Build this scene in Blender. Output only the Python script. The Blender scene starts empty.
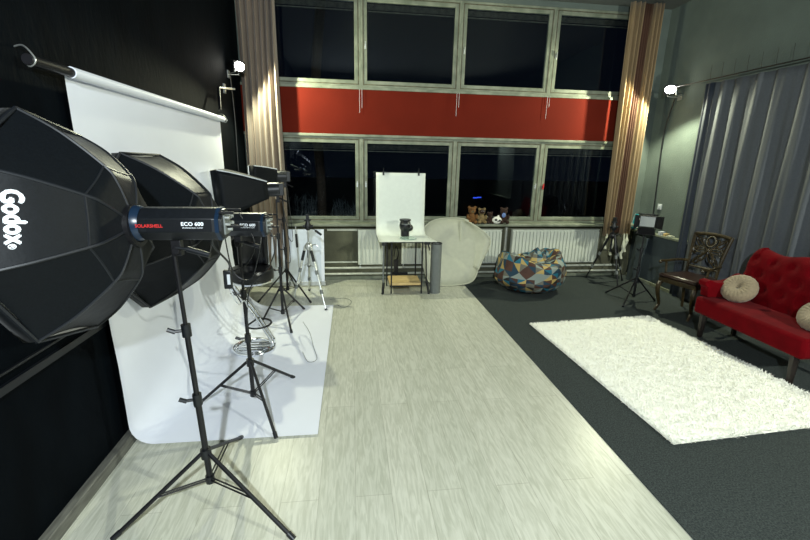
import bpy, bmesh, math, random
from mathutils import Vector, Matrix
from mathutils import noise as NZ
from math import sin, cos, pi, radians
random.seed(7)
S = bpy.context.scene
C = S.collection

# ------------------------------------------------------------------ camera
PITCH, YAW, ROLL, FPX, CAMZ = 0.259337, 0.129717, 0.0207112, 414.287, 1.75
fwd = Vector((sin(YAW)*cos(PITCH), cos(YAW)*cos(PITCH), -sin(PITCH)))
rt0 = Vector((cos(YAW), -sin(YAW), 0)); up0 = rt0.cross(fwd)
rt = cos(ROLL)*rt0 + sin(ROLL)*up0; up = -sin(ROLL)*rt0 + cos(ROLL)*up0
cam = bpy.data.cameras.new('camera'); cam.sensor_width = 36; cam.lens = FPX/810*36
cam.clip_start = 0.02; cam.clip_end = 200
co = bpy.data.objects.new('camera', cam); C.objects.link(co)
M = Matrix((rt, up, -fwd)).transposed().to_4x4(); M.translation = Vector((0, 0, CAMZ))
co.matrix_world = M
S.camera = co

# ------------------------------------------------------------------ world, exposure
w = bpy.data.worlds.new('night'); S.world = w; w.use_nodes = True
w.node_tree.nodes['Background'].inputs[0].default_value = (0.02, 0.035, 0.07, 1)
w.node_tree.nodes['Background'].inputs[1].default_value = 0.05
S.view_settings.view_transform = 'Standard'; S.view_settings.look = 'None'
S.view_settings.exposure = 0.45; S.view_settings.gamma = 1; S.view_settings.use_curve_mapping = False

def light(name, kind, loc, energy, color, **k):
    l = bpy.data.lights.new(name, kind); l.energy = energy; l.color = color
    for a, b in k.items(): setattr(l, a, b)
    o = bpy.data.objects.new(name, l); C.objects.link(o); o.location = loc
    return o
WARM = (0.97, 1.0, 0.70); COOL = (0.86, 0.96, 1.0)
# floodlights on the walls: two in view, two behind the camera, all at the same height
def spot(loc, aim, e, col, ang, blend, r):
    o = light('flood_beam', 'SPOT', loc, e, col, shadow_soft_size=r, spot_size=radians(ang), spot_blend=blend)
    o.rotation_euler = (Vector(aim)-Vector(loc)).to_track_quat('-Z', 'Y').to_euler()
spot((-1.13, 5.42, 2.74), (1.6, 4.9, 0.7), 120, WARM, 170, .25, .02)
spot((4.14, 5.50, 2.73), (2.2, 4.9, 0.7), 150, WARM, 170, .25, .02)
spot((4.20, -0.9, 2.75), (1.6, 3.0, 0.0), 500, (0.95, 1.0, 0.86), 125, .5, .05)
spot((-0.2, -1.2, 2.75), (0.1, 3.6, 0.2), 500, COOL, 125, .5, .05)

# ------------------------------------------------------------------ materials
def mat(name, col, rough=0.6, metal=0.0, spec=0.5, noise=0.0, nscale=20, bump=0.0, bscale=80,
        stretch=(1, 1, 1), col2=None, emit=None, estr=0, sheen=0, trans=0, alpha=None, detail=4, coat=0):
    m = bpy.data.materials.new(name); m.use_nodes = True
    nt = m.node_tree; N = nt.nodes; L = nt.links; b = N['Principled BSDF']
    b.inputs['Base Color'].default_value = (*col, 1); b.inputs['Roughness'].default_value = rough
    b.inputs['Metallic'].default_value = metal; b.inputs['Specular IOR Level'].default_value = spec
    if sheen: b.inputs['Sheen Weight'].default_value = sheen
    if coat: b.inputs['Coat Weight'].default_value = coat
    if trans: b.inputs['Transmission Weight'].default_value = trans
    if emit: b.inputs['Emission Color'].default_value = (*emit, 1); b.inputs['Emission Strength'].default_value = estr
    if noise or bump or col2:
        tc = N.new('ShaderNodeTexCoord'); mp = N.new('ShaderNodeMapping'); mp.inputs['Scale'].default_value = stretch
        L.new(tc.outputs['Object'], mp.inputs[0])
    if noise or col2:
        n = N.new('ShaderNodeTexNoise'); n.inputs['Scale'].default_value = nscale; n.inputs['Detail'].default_value = detail
        L.new(mp.outputs[0], n.inputs['Vector'])
        r = N.new('ShaderNodeValToRGB'); r.color_ramp.elements[0].position = 0.35; r.color_ramp.elements[1].position = 0.65
        c2 = col2 or tuple(min(1, c*(1+noise)) for c in col)
        c1 = col if col2 else tuple(c*(1-noise) for c in col)
        r.color_ramp.elements[0].color = (*c1, 1); r.color_ramp.elements[1].color = (*c2, 1)
        L.new(n.outputs['Fac'], r.inputs[0]); L.new(r.outputs[0], b.inputs['Base Color'])
    if bump:
        n2 = N.new('ShaderNodeTexNoise'); n2.inputs['Scale'].default_value = bscale; n2.inputs['Detail'].default_value = 5
        L.new(mp.outputs[0], n2.inputs['Vector'])
        bp = N.new('ShaderNodeBump'); bp.inputs['Strength'].default_value = bump; bp.inputs['Distance'].default_value = 0.01
        L.new(n2.outputs['Fac'], bp.inputs['Height']); L.new(bp.outputs[0], b.inputs['Normal'])
    return m

def laminate():
    m = mat('laminate', (0.5, 0.5, 0.45), 0.34, spec=0.45); nt = m.node_tree; N = nt.nodes; L = nt.links; b = N['Principled BSDF']
    tc = N.new('ShaderNodeTexCoord'); mp = N.new('ShaderNodeMapping'); mp.inputs['Rotation'].default_value = (0, 0, pi/2)
    L.new(tc.outputs['Object'], mp.inputs[0])
    br = N.new('ShaderNodeTexBrick'); br.inputs['Scale'].default_value = 1; br.inputs['Brick Width'].default_value = 1.35
    br.inputs['Row Height'].default_value = 0.195; br.inputs['Mortar Size'].default_value = 0.0018; br.offset = 0.37
    br.inputs['Color1'].default_value = (0.52, 0.53, 0.46, 1); br.inputs['Color2'].default_value = (0.57, 0.575, 0.505, 1)
    br.inputs['Mortar'].default_value = (0.40, 0.40, 0.34, 1); L.new(mp.outputs[0], br.inputs['Vector'])
    m2 = N.new('ShaderNodeMapping'); m2.inputs['Scale'].default_value = (22, 2.6, 1); L.new(tc.outputs['Object'], m2.inputs[0])
    n = N.new('ShaderNodeTexNoise'); n.inputs['Scale'].default_value = 2.2; n.inputs['Detail'].default_value = 8; n.inputs['Distortion'].default_value = 1.2
    L.new(m2.outputs[0], n.inputs['Vector'])
    r = N.new('ShaderNodeValToRGB'); r.color_ramp.elements[0].position = .36; r.color_ramp.elements[1].position = .62
    r.color_ramp.elements[0].color = (0.82, 0.83, 0.78, 1); r.color_ramp.elements[1].color = (1.06, 1.06, 1.04, 1)
    L.new(n.outputs['Fac'], r.inputs[0])
    mx = N.new('ShaderNodeMix'); mx.data_type = 'RGBA'; mx.blend_type = 'MULTIPLY'; mx.inputs[0].default_value = 1
    L.new(br.outputs['Color'], mx.inputs[6]); L.new(r.outputs[0], mx.inputs[7]); L.new(mx.outputs[2], b.inputs['Base Color'])
    bp = N.new('ShaderNodeBump'); bp.inputs['Strength'].default_value = 0.12; bp.inputs['Distance'].default_value = .004
    L.new(n.outputs['Fac'], bp.inputs['Height']); L.new(bp.outputs[0], b.inputs['Normal'])
    return m

def glass_pane():
    m = bpy.data.materials.new('pane_glass'); m.use_nodes = True; nt = m.node_tree; N = nt.nodes; L = nt.links
    N.remove(N['Principled BSDF']); out = N['Material Output']
    t = N.new('ShaderNodeBsdfTransparent'); t.inputs[0].default_value = (0.8, 0.85, 0.9, 1)
    g = N.new('ShaderNodeBsdfGlossy'); g.inputs['Roughness'].default_value = 0.01; g.inputs[0].default_value = (.9, .95, 1, 1)
    f = N.new('ShaderNodeFresnel'); f.inputs[0].default_value = 1.45; x = N.new('ShaderNodeMixShader')
    L.new(f.outputs[0], x.inputs[0]); L.new(t.outputs[0], x.inputs[1]); L.new(g.outputs[0], x.inputs[2]); L.new(x.outputs[0], out.inputs[0])
    return m

def patchwork():
    m = mat('patchwork', (.5, .5, .5), 0.75); nt = m.node_tree; N = nt.nodes; L = nt.links; b = N['Principled BSDF']
    uv = N.new('ShaderNodeUVMap'); sp = N.new('ShaderNodeSeparateXYZ'); L.new(uv.outputs[0], sp.inputs[0])
    def mth(op, a, b_=None):
        n = N.new('ShaderNodeMath'); n.operation = op
        for i, v in enumerate((a, b_)):
            if v is None: continue
            if isinstance(v, (int, float)): n.inputs[i].default_value = v
            else: L.new(v, n.inputs[i])
        return n.outputs[0]
    u = mth('MULTIPLY', sp.outputs[0], 28); v = mth('MULTIPLY', sp.outputs[1], 14)
    cu = mth('FLOOR', u); cv = mth('FLOOR', v); fu = mth('FRACT', u); fv = mth('FRACT', v)
    par = mth('MODULO', mth('ADD', cu, cv), 2)
    d1 = mth('GREATER_THAN', mth('ADD', fu, fv), 1); d2 = mth('GREATER_THAN', fu, fv)
    half = mth('ADD', mth('MULTIPLY', par, d1), mth('MULTIPLY', mth('SUBTRACT', 1, par), d2))
    cb = N.new('ShaderNodeCombineXYZ'); L.new(cu, cb.inputs[0]); L.new(cv, cb.inputs[1]); L.new(half, cb.inputs[2])
    wn = N.new('ShaderNodeTexWhiteNoise'); wn.noise_dimensions = '3D'; L.new(cb.outputs[0], wn.inputs[0])
    r = N.new('ShaderNodeValToRGB'); r.color_ramp.interpolation = 'CONSTANT'
    cols = [(0.006, 0.035, 0.065), (0.42, 0.30, 0.10), (0.006, 0.12, 0.19), (0.055, 0.020, 0.012), (0.13, 0.125, 0.10), (0.010, 0.010, 0.010), (0.22, 0.26, 0.24), (0.005, 0.025, 0.05), (0.065, 0.026, 0.016)]
    e = r.color_ramp.elements; e[0].color = (*cols[0], 1); e[1].position = 1/9; e[1].color = (*cols[1], 1)
    for i in range(2, 9):
        k = e.new(i/9); k.color = (*cols[i], 1)
    L.new(wn.outputs[0], r.inputs[0]); L.new(r.outputs[0], b.inputs['Base Color'])
    return m

MT = dict(
 laminate=laminate(), glass=glass_pane(), patch=patchwork(),
 carpet=mat('carpet_felt', (0.030, 0.038, 0.038), 0.95, spec=.1, col2=(0.072, 0.084, 0.083), nscale=120, bump=.8, bscale=260, detail=8),
 black_wall=mat('black_paint', (0.0016, 0.0028, 0.0042), 0.75, spec=.04, noise=.25, nscale=5, bump=.25, bscale=30, stretch=(1, 1, .4)),
 black_trim=mat('black_trim', (0.004, 0.005, 0.007), 0.4, spec=.4),
 wall_olive=mat('olive_wall', (0.105, 0.105, 0.065), 0.8, noise=.3, nscale=3, bump=.3, bscale=40),
 wall_grey=mat('grey_wall', (0.112, 0.138, 0.125), 0.85, spec=.2, noise=.10, nscale=2.5, bump=.35, bscale=50),
 wainscot=mat('blue_grey_panel', (0.045, 0.060, 0.068), 0.6, noise=.15, nscale=4),
 red=mat('red_panel', (0.125, 0.011, 0.0045), 0.9, spec=.15, noise=.06, nscale=3, bump=.15, bscale=120),
 frame=mat('old_cream_paint', (0.13, 0.15, 0.105), 0.5, col2=(0.24, 0.26, 0.195), nscale=6, bump=.3, bscale=25, detail=8),
 gap=mat('dark_gap', (0.09, 0.08, 0.05), 0.8, noise=.5, nscale=18),
 ceiling=mat('ceiling_paint', (0.12, 0.13, 0.12), 0.9, noise=.05),
 radiator=mat('radiator_enamel', (0.66, 0.69, 0.60), 0.35),
 pipe=mat('pipe_paint', (0.55, 0.57, 0.48), 0.4, noise=.15, nscale=9),
 paper=mat('white_paper', (0.78, 0.81, 0.90), 0.6, noise=.02, nscale=2, bump=.03, bscale=6),
 board=mat('white_board', (0.62, 0.68, 0.78), 0.6, noise=.03),
 black_metal=mat('black_metal', (0.008, 0.008, 0.010), 0.4, metal=.2, noise=.2),
 black_plastic=mat('black_plastic', (0.006, 0.0075, 0.010), 0.42, noise=.2, nscale=60),
 blue_edge=mat('blue_reflection_black', (0.007, 0.02, 0.045), 0.3),  # glossy black edges; their bluish reflections are put into the colour
 softcloth=mat('softbox_cloth', (0.0028, 0.0042, 0.0060), 0.5, spec=.12, noise=.25, nscale=150, bump=.3, bscale=14, sheen=.04),
 softseam=mat('softbox_seam', (0.008, 0.010, 0.014), 0.5),
 silver_cloth=mat('silver_lining', (0.62, 0.62, 0.58), 0.3, metal=.5, noise=.1),
 diffuser=mat('white_diffuser', (0.75, 0.76, 0.76), 0.8, noise=.02),
 white_print=mat('white_print', (0.80, 0.84, 0.90), 0.6, noise=.02),
 red_print=mat('red_print', (0.55, 0.02, 0.02), 0.5, noise=.05),
 chrome=mat('chrome', (0.78, 0.80, 0.82), 0.14, metal=1, noise=.05),
 silver=mat('brushed_silver', (0.60, 0.62, 0.60), 0.3, metal=.8, noise=.08),
 tan_curtain=mat('tan_curtain', (0.19, 0.145, 0.11), 0.85, noise=.12, nscale=9, stretch=(8, 8, .3), bump=.2, bscale=30, sheen=.2),
 gold_curtain=mat('gold_tan_curtain', (0.22, 0.15, 0.075), 0.8, noise=.15, nscale=9, stretch=(8, 8, .3), bump=.2, bscale=30, sheen=.2),
 brown_curtain=mat('brown_curtain', (0.07, 0.03, 0.016), 0.85, noise=.2, nscale=12, stretch=(8, 8, .3)),
 grey_curtain=mat('grey_curtain', (0.088, 0.096, 0.108), 0.85, noise=.05, nscale=60, bump=.1, bscale=150, spec=.2),
 navy_curtain=mat('dark_blue_curtain', (0.020, 0.028, 0.045), 0.7, noise=.1),
 velvet=mat('red_velvet', (0.115, 0.0004, 0.003), 0.85, spec=.06, noise=.12, nscale=9, bump=.12, bscale=40, sheen=.02),
 dark_wood=mat('dark_wood', (0.012, 0.008, 0.007), 0.35, noise=.3),
 antique=mat('antique_gold_wood', (0.030, 0.020, 0.007), 0.3, spec=.5, noise=.35, nscale=25),
 leather=mat('brown_leather', (0.022, 0.010, 0.008), 0.28, spec=.6, bump=.1, bscale=60),
 black_leather=mat('black_leather', (0.010, 0.011, 0.014), 0.3, bump=.12, bscale=50),
 cushion=mat('beige_linen', (0.25, 0.20, 0.13), 0.85, noise=.1, nscale=50, bump=.2, bscale=90, sheen=.2),
 fur=mat('white_fur', (0.93, 0.93, 0.86), 0.9, noise=.02, nscale=12, spec=.05),
 sheet=mat('white_sheet', (0.74, 0.79, 0.74), 0.5, noise=.02),
 birch=mat('pine_board', (0.62, 0.45, 0.20), 0.5, noise=.15, nscale=8, stretch=(1, 8, 1)),
 grey_tube=mat('grey_card', (0.15, 0.165, 0.16), 0.6, noise=.05),
 cream_cloth=mat('cream_nylon', (0.50, 0.51, 0.40), 0.6, noise=.03),
 clear=mat('green_glass', (0.7, 0.9, 0.82), 0.05, trans=.6),
 teddy=mat('brown_plush', (0.16, 0.07, 0.018), 0.95, noise=.3, nscale=60, bump=.8, bscale=160),
 tanplush=mat('tan_plush', (0.20, 0.14, 0.06), 0.95, noise=.25, nscale=60, bump=.8, bscale=160),
 darkplush=mat('dark_brown_plush', (0.03, 0.012, 0.007), 0.95, noise=.3, nscale=60, bump=.8, bscale=160),
 whiteplush=mat('white_plush', (0.75, 0.75, 0.70), 0.95, noise=.05, nscale=60, bump=.5, bscale=160),
 teal=mat('teal_plastic', (0.01, 0.20, 0.24), 0.3, noise=.05),
 bulb=mat('lit_glass', (1, 1, 1), 0.3, emit=(1.0, 1.0, 0.90), estr=45),
 blue_lit=mat('blue_lit_sign', (0.1, 0.1, 0.5), 0.3, emit=(0.05, 0.12, 1.0), estr=0.9),
 bark=mat('bark', (0.05, 0.03, 0.015), 0.9, noise=.3),
 twig=mat('frosted_twigs', (0.22, 0.24, 0.22), 0.9, noise=.4),
 night_ground=mat('night_ground', (0.02, 0.02, 0.02), 0.9, noise=.3),
 grey_screen=mat('grey_diffuser', (0.30, 0.32, 0.32), 0.4, noise=.03),
 tape=mat('pale_label', (0.55, 0.58, 0.62), 0.5, noise=.05),
 blue_ribbon=mat('blue_ribbon', (0.12, 0.20, 0.45), 0.5, noise=.05),
 board_wood=mat('grey_wood_trim', (0.12, 0.12, 0.105), 0.5, noise=.3, nscale=8, stretch=(8, 1, 8)),
)

# ------------------------------------------------------------------ mesh helpers
def put(name, bm, m=None, parent=None, smooth=True, bevel=0, loc=None, sub=0):
    bmesh.ops.recalc_face_normals(bm, faces=bm.faces)
    me = bpy.data.meshes.new(name)
    if smooth:
        for f in bm.faces: f.smooth = True
        for e in bm.edges:
            if len(e.link_faces) == 2 and e.calc_face_angle(0) > 0.7: e.smooth = False
    bm.to_mesh(me); bm.free()
    o = bpy.data.objects.new(name, me); C.objects.link(o)
    if m: me.materials.append(MT[m] if isinstance(m, str) else m)
    if parent: o.parent = parent
    if loc: o.location = loc
    if bevel:
        b = o.modifiers.new('bevel', 'BEVEL'); b.width = bevel; b.segments = 2; b.limit_method = 'ANGLE'
    if sub:
        s = o.modifiers.new('sub', 'SUBSURF'); s.levels = sub; s.render_levels = sub
    return o
def B(): return bmesh.new()
def box(bm, a, b, rot=None, piv=None):
    vs = [Vector((x, y, z)) for x in (a[0], b[0]) for y in (a[1], b[1]) for z in (a[2], b[2])]
    if rot is not None:
        p = Vector(piv) if piv else sum(vs, Vector())/8
        vs = [p + rot @ (v-p) for v in vs]
    v = [bm.verts.new(q) for q in vs]
    for f in ((0, 1, 3, 2), (4, 6, 7, 5), (0, 4, 5, 1), (2, 3, 7, 6), (0, 2, 6, 4), (1, 5, 7, 3)):
        bm.faces.new([v[i] for i in f])
    return bm
def basis(d):
    d = d.normalized(); a = Vector((0, 0, 1)) if abs(d.z) < .95 else Vector((1, 0, 0))
    u = d.cross(a).normalized(); return u, d.cross(u).normalized()
def tube(bm, pts, r, n=8, closed=False, cap=True):
    pts = [Vector(p) for p in pts]; k = len(pts); rs = r if isinstance(r, (list, tuple)) else [r]*k
    rings = []; u = None
    for i, p in enumerate(pts):
        if closed: d = pts[(i+1) % k]-pts[i-1]
        else: d = pts[min(i+1, k-1)]-pts[max(i-1, 0)]
        if d.length < 1e-9: d = Vector((0, 0, 1))
        d.normalize()
        if u is None: u, _ = basis(d)
        else:
            u = u-d*u.dot(d)
            if u.length < 1e-6: u, _ = basis(d)
            u.normalize()
        v = d.cross(u)
        rings.append([bm.verts.new(p+rs[i]*(cos(2*pi*j/n)*u+sin(2*pi*j/n)*v)) for j in range(n)])
    for i in range(k if closed else k-1):
        a, b = rings[i], rings[(i+1) % k]
        for j in range(n): bm.faces.new((a[j], a[(j+1) % n], b[(j+1) % n], b[j]))
    if cap and not closed:
        bm.faces.new(rings[0][::-1]); bm.faces.new(rings[-1])
    return bm
def cyl(bm, a, b, r, r2=None, n=16): return tube(bm, [a, b], [r, r if r2 is None else r2], n)
def lathe(bm, prof, c=(0, 0, 0), n=24, cap=True, fn=None):
    c = Vector(c); rings = []
    for i, (r, z) in enumerate(prof):
        ring = []
        for j in range(n):
            a = 2*pi*j/n; rr, zz = (r, z) if fn is None else fn(r, z, a)
            ring.append(bm.verts.new(c+Vector((rr*cos(a), rr*sin(a), zz))))
        rings.append(ring)
    for a, b in zip(rings, rings[1:]):
        for j in range(n): bm.faces.new((a[j], a[(j+1) % n], b[(j+1) % n], b[j]))
    if cap: bm.faces.new(rings[0][::-1]); bm.faces.new(rings[-1])
    return bm
def ball(bm, c, r, sc=(1, 1, 1), n=14):
    c = Vector(c); prof = [(max(1e-4, r*sin(pi*i/n)), -r*cos(pi*i/n)) for i in range(n+1)]
    s = len(bm.verts); lathe(bm, prof, (0, 0, 0), n*2 if n < 16 else 32); bm.verts.ensure_lookup_table()
    for v in bm.verts[s:]: v.co = Vector((v.co.x*sc[0], v.co.y*sc[1], v.co.z*sc[2]))+c
    return bm
def grid(bm, fn, nu, nv, closeu=False):
    g = [[bm.verts.new(fn(i/nu, j/nv)) for j in range(nv+1)] for i in range(nu if closeu else nu+1)]
    for i in range(nu):
        for j in range(nv):
            a, b = g[i], g[(i+1) % len(g)] if closeu else g[i+1]
            bm.faces.new((a[j], b[j], b[j+1], a[j+1]))
    return bm
def solid(o, t, off=0):
    m = o.modifiers.new('solid', 'SOLIDIFY'); m.thickness = t; m.offset = off; return o
def prism(bm, pts, d):
    d = Vector(d); a = [bm.verts.new(Vector(p)) for p in pts]; b = [bm.verts.new(Vector(p)+d) for p in pts]; n = len(a)
    bm.faces.new(a[::-1]); bm.faces.new(b)
    for i in range(n): bm.faces.new((a[i], a[(i+1) % n], b[(i+1) % n], b[i]))
    return bm
def cat(pts, n=8, closed=False):
    P = [Vector(p) for p in pts]; out = []; k = len(P)
    for i in range(k if closed else k-1):
        if closed: a, b, c, d = P[i-1], P[i], P[(i+1) % k], P[(i+2) % k]
        else: a, b, c, d = P[max(i-1, 0)], P[i], P[i+1], P[min(i+2, k-1)]
        for j in range(n):
            t = j/n
            out.append(.5*((2*b)+(c-a)*t+(2*a-5*b+4*c-d)*t*t+(3*b-a-3*c+d)*t**3))
    if not closed: out.append(P[-1])
    return out
def tag(o, label=None, ct=None, group=None, kind=None):
    if label: o['label'] = label
    if ct: o['category'] = ct
    if group: o['group'] = group
    if kind: o['kind'] = kind
    return o
def thing(name, label, ct, loc=(0, 0, 0), rz=0, group=None):
    o = bpy.data.objects.new(name, None); C.objects.link(o); o.location = loc; o.rotation_euler = (0, 0, rz)
    o.empty_display_size = .1
    return tag(o, label, ct, group)
def struct(name, bm, m, parent=None, **k):
    o = put(name, bm, m, parent, **k)
    if not parent: o['kind'] = 'structure'
    return o
def copy_tree(o, parent=None):
    c = o.copy(); C.objects.link(c)
    if parent: c.parent = parent
    for ch in list(o.children): copy_tree(ch, c)
    return c
def text_bm(s, size):
    cu = bpy.data.curves.new('t', 'FONT'); cu.body = s; cu.size = size; cu.resolution_u = 3; cu.align_x = 'CENTER'; cu.align_y = 'CENTER'
    o = bpy.data.objects.new('t', cu); C.objects.link(o)
    dg = bpy.context.evaluated_depsgraph_get(); me = bpy.data.meshes.new_from_object(o.evaluated_get(dg))
    bm = bmesh.new(); bm.from_mesh(me)
    bpy.data.objects.remove(o); bpy.data.curves.remove(cu); bpy.data.meshes.remove(me)
    return bm
def bold(bm, d):
    # thicken letter outlines sideways by duplicating the glyphs
    me = bmesh.new(); src = [(v.co.copy()) for v in bm.verts]; fs = [[v.index for v in f.verts] for f in bm.faces]
    for k, (dx, dy) in enumerate(((-d, 0), (d, 0), (0, -d), (0, d), (0, 0))):
        vs = [me.verts.new(c+Vector((dx, dy, k*1e-5))) for c in src]
        for f in fs: me.faces.new([vs[i] for i in f])
    bm.free(); return me

# ------------------------------------------------------------------ room
XL, XR, YB, YF, ZC = -1.42, 4.50, 6.06, -2.6, 3.87
struct('floor', box(B(), (XL-.1, YF-.1, -.1), (XR+.1, YB+.12, 0)), 'laminate', smooth=False)
bm = B(); box(bm, (XL-.12, YF-.1, 0), (XL, YB+.12, ZC)); struct('wall_left', bm, 'black_wall')
bm = B(); box(bm, (XR, YF-.1, 0), (XR+.12, YB+.12, ZC)); struct('wall_right', bm, 'wall_grey')
bm = B(); box(bm, (XL, YF-.12, 0), (XR, YF, ZC)); struct('wall_front', bm, 'wainscot')
struct('ceiling', box(B(), (XL-.12, YF-.12, ZC), (XR+.12, YB+.12, ZC+.1)), 'ceiling')
bm = B(); box(bm, (XL, YB, 0), (XR, YB+.12, .84)); struct('wall_back', bm, 'wall_olive')
bm = B(); box(bm, (XL, YB, 3.80), (XR, YB+.12, ZC)); struct('wall_back.001', bm, 'wall_grey')
bm = B(); box(bm, (XL, YB-.01, 2.08), (4.13, YB+.10, 2.655)); struct('trim_1', bm, 'red')
bm = B(); box(bm, (-1.3, 5.87, .825), (4.36, 6.20, .862)); struct('trim_2', bm, 'frame', bevel=.006)
bm = B()
box(bm, (XL, YB-.025, 2.045), (4.13, YB+.10, 2.08)); box(bm, (XL, YB-.025, 2.655), (4.13, YB+.1, 2.69))
struct('trim_3', bm, 'frame', bevel=.004)
# baseboards
bm = B(); box(bm, (XL, YF, 0), (XL+.048, YB, .07)); struct('baseboard_left', bm, 'board_wood', bevel=.004)
bm = B(); box(bm, (XL, YF, .80), (XL+.018, YB, .835)); box(bm, (XL, YF, .875), (XL+.012, YB, .885)); struct('trim_4', bm, 'black_trim')
bm = B(); box(bm, (XL+.03, YB-.03, 0), (XR-.2, YB, .05)); struct('baseboard_back', bm, 'frame', bevel=.004)
bm = B(); box(bm, (XR-.06, YF, .05), (XR, YB-.02, .745)); struct('trim_5', bm, 'wainscot')
bm = B(); box(bm, (XR-.10, YF, .745), (XR, YB-.02, .775)); struct('trim_6', bm, 'frame', bevel=.004)
bm = B(); box(bm, (XR-.075, YF, 0), (XR, YB-.02, .05)); struct('baseboard_right', bm, 'frame', bevel=.004)

# windows: mullion centres 1.335 apart
XM = [-1.195, 0.14, 1.48, 2.80, 4.13]
def window(i, x0, x1, z0, z1, handle_side):
    W = thing('window_%d' % i, None, None, (x0, YB, z0)); W['kind'] = 'structure'
    w_, h_ = x1-x0, z1-z0
    def ring(a0, b0, a1, b1, t, y0, y1):
        m = B()
        box(m, (a0, y0, b0), (a0+t, y1, b1)); box(m, (a1-t, y0, b0), (a1, y1, b1))
        box(m, (a0+t, y0, b0), (a1-t, y1, b0+t)); box(m, (a0+t, y0, b1-t), (a1-t, y1, b1)); return m
    put('frame', ring(0, 0, w_, h_, .028, .0, .12), 'frame', W, bevel=.003)
    put('gap_line', ring(.028, .028, w_-.028, h_-.028, .010, -.001, .10), 'gap', W)  # dark strip filling the sash gap, its shade put into the colour
    put('sash', ring(.036, .036, w_-.036, h_-.036, .048, .005, .06), 'frame', W, bevel=.005)
    m = B(); box(m, (.085, .03, .085), (w_-.085, .036, h_-.085)); put('pane', m, 'glass', W, smooth=False)
    m = B(); hx = .062 if handle_side < 0 else w_-.062
    box(m, (hx-.011, -.012, h_*.45-.03), (hx+.011, .004, h_*.45+.03)); box(m, (hx-.006, -.03, h_*.45-.005), (hx+.006, -.012, h_*.45+.055))
    put('handle', m, 'silver' if i != 4 else 'red_print', W, bevel=.002)
    m = B()
    for k in range(6): box(m, (.095, .045, h_-.105-.011*k), (w_-.095, .058, h_-.101-.011*k))
    box(m, (.095, .043, h_-.19), (w_-.095, .06, h_-.178))
    put('blind', m, 'gap', W)
    for k in (.25, .8):
        pass
    return W
for i in range(4):
    window(i+1, XM[i], XM[i+1], .862, 2.045, -1 if i % 2 else 1)
    window(i+5, XM[i], XM[i+1], 2.69, 3.80, -1)
bm = B(); box(bm, (XL, YB, .84), (XM[0], YB+.12, 3.80)); struct('wall_back.002', bm, 'wall_grey')
bm = B(); box(bm, (XM[4], YB, .84), (XR, YB+.12, 3.80)); struct('wall_back.003', bm, 'wall_grey')
lab_c = ['left of the white product table', 'above the white product table', 'above the plush toys']
for i, x in enumerate(XM[1:4]):
    bm = B(); cyl(bm, (x-.02, YB-.035, 2.66), (x-.02, YB-.035, 2.36), .0022, n=6); cyl(bm, (x+.012, YB-.035, 2.66), (x+.012, YB-.035, 2.42+.05*i), .0022, n=6)
    o = put('blind_cord', bm, 'tape')
    tag(o, 'thin pale blind cords hanging over the red panel, ' + ['leftmost of three pairs', 'middle of three pairs', 'rightmost of three pairs'][i], 'cord', 'blind cords over the red panel')

# carpet
bm = B(); box(bm, (1.62, YF+.01, 0), (XR-.076, YB-.04, .007)); tag(put('carpet', bm, 'carpet', smooth=False), 'dark charcoal grey carpet covering the right side of the floor', 'carpet')

# heating pipes and radiators
def pipe(z, x0, x1, label, y=YB-.05, r=.017):
    m = B(); cyl(m, (x0, y, z), (x1, y, z), r, n=12)
    k = x0+.12
    while k < x1: box(m, (k, y, z-.01), (k+.02, YB, z+.01)); k += 1.3
    tag(put('heating_pipe', m, 'pipe'), label, 'pipe', 'heating pipes under the windows')
pipe(.755, -.36, .07, 'short pale heating pipe at radiator top height left of the narrow radiator')
pipe(.275, -1.3, .07, 'pale heating pipe ending at the bottom of the narrow radiator', r=.013)
pipe(.185, -1.3, 4.28, 'upper of the two long pale pipes running under the radiators')
pipe(.095, -1.3, 4.28, 'lowest long pale pipe running just above the skirting')
def radiator(x0, x1, label):
    R = thing('radiator', label, 'radiator', (x0, 5.93, .25), 0, 'white panel radiators under the windows')
    W = x1-x0; m = B(); box(m, (0, .01, 0), (W, .075, .51))
    n = int(W/.052)
    for k in range(n):
        x = .018+k*(W-.036)/max(1, n-1); box(m, (x-.014, -.014, .02), (x+.014, .012, .49))
    put('panel', m, 'radiator', R, bevel=.003)
    m = B(); box(m, (-.004, .0, .512), (W+.004, .08, .522)); put('top_grille', m, 'radiator', R)
    m = B(); cyl(m, (.03, .05, -.06), (.03, .05, .01), .009); cyl(m, (.03, .05, -.04), (.03, .01, -.04), .014); put('valve', m, 'silver', R)
    for x in (.1, W-.13): m = B(); box(m, (x, .075, .1), (x+.03, .115, .4)); put('bracket', m, 'radiator', R)
radiator(.08, .46, 'narrow white radiator behind the left side of the product table')
radiator(.72, 2.23, 'white radiator mostly hidden behind the cream reflector')
radiator(2.40, 3.80, 'wide white radiator behind the patchwork beanbag')
bm = B(); cyl(bm, (2.315, 5.98, .05), (2.315, 5.98, .80), .022, n=14); tag(put('riser_pipe', bm, 'silver'), 'vertical grey heating pipe between the hidden radiator and the wide radiator', 'pipe')

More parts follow.
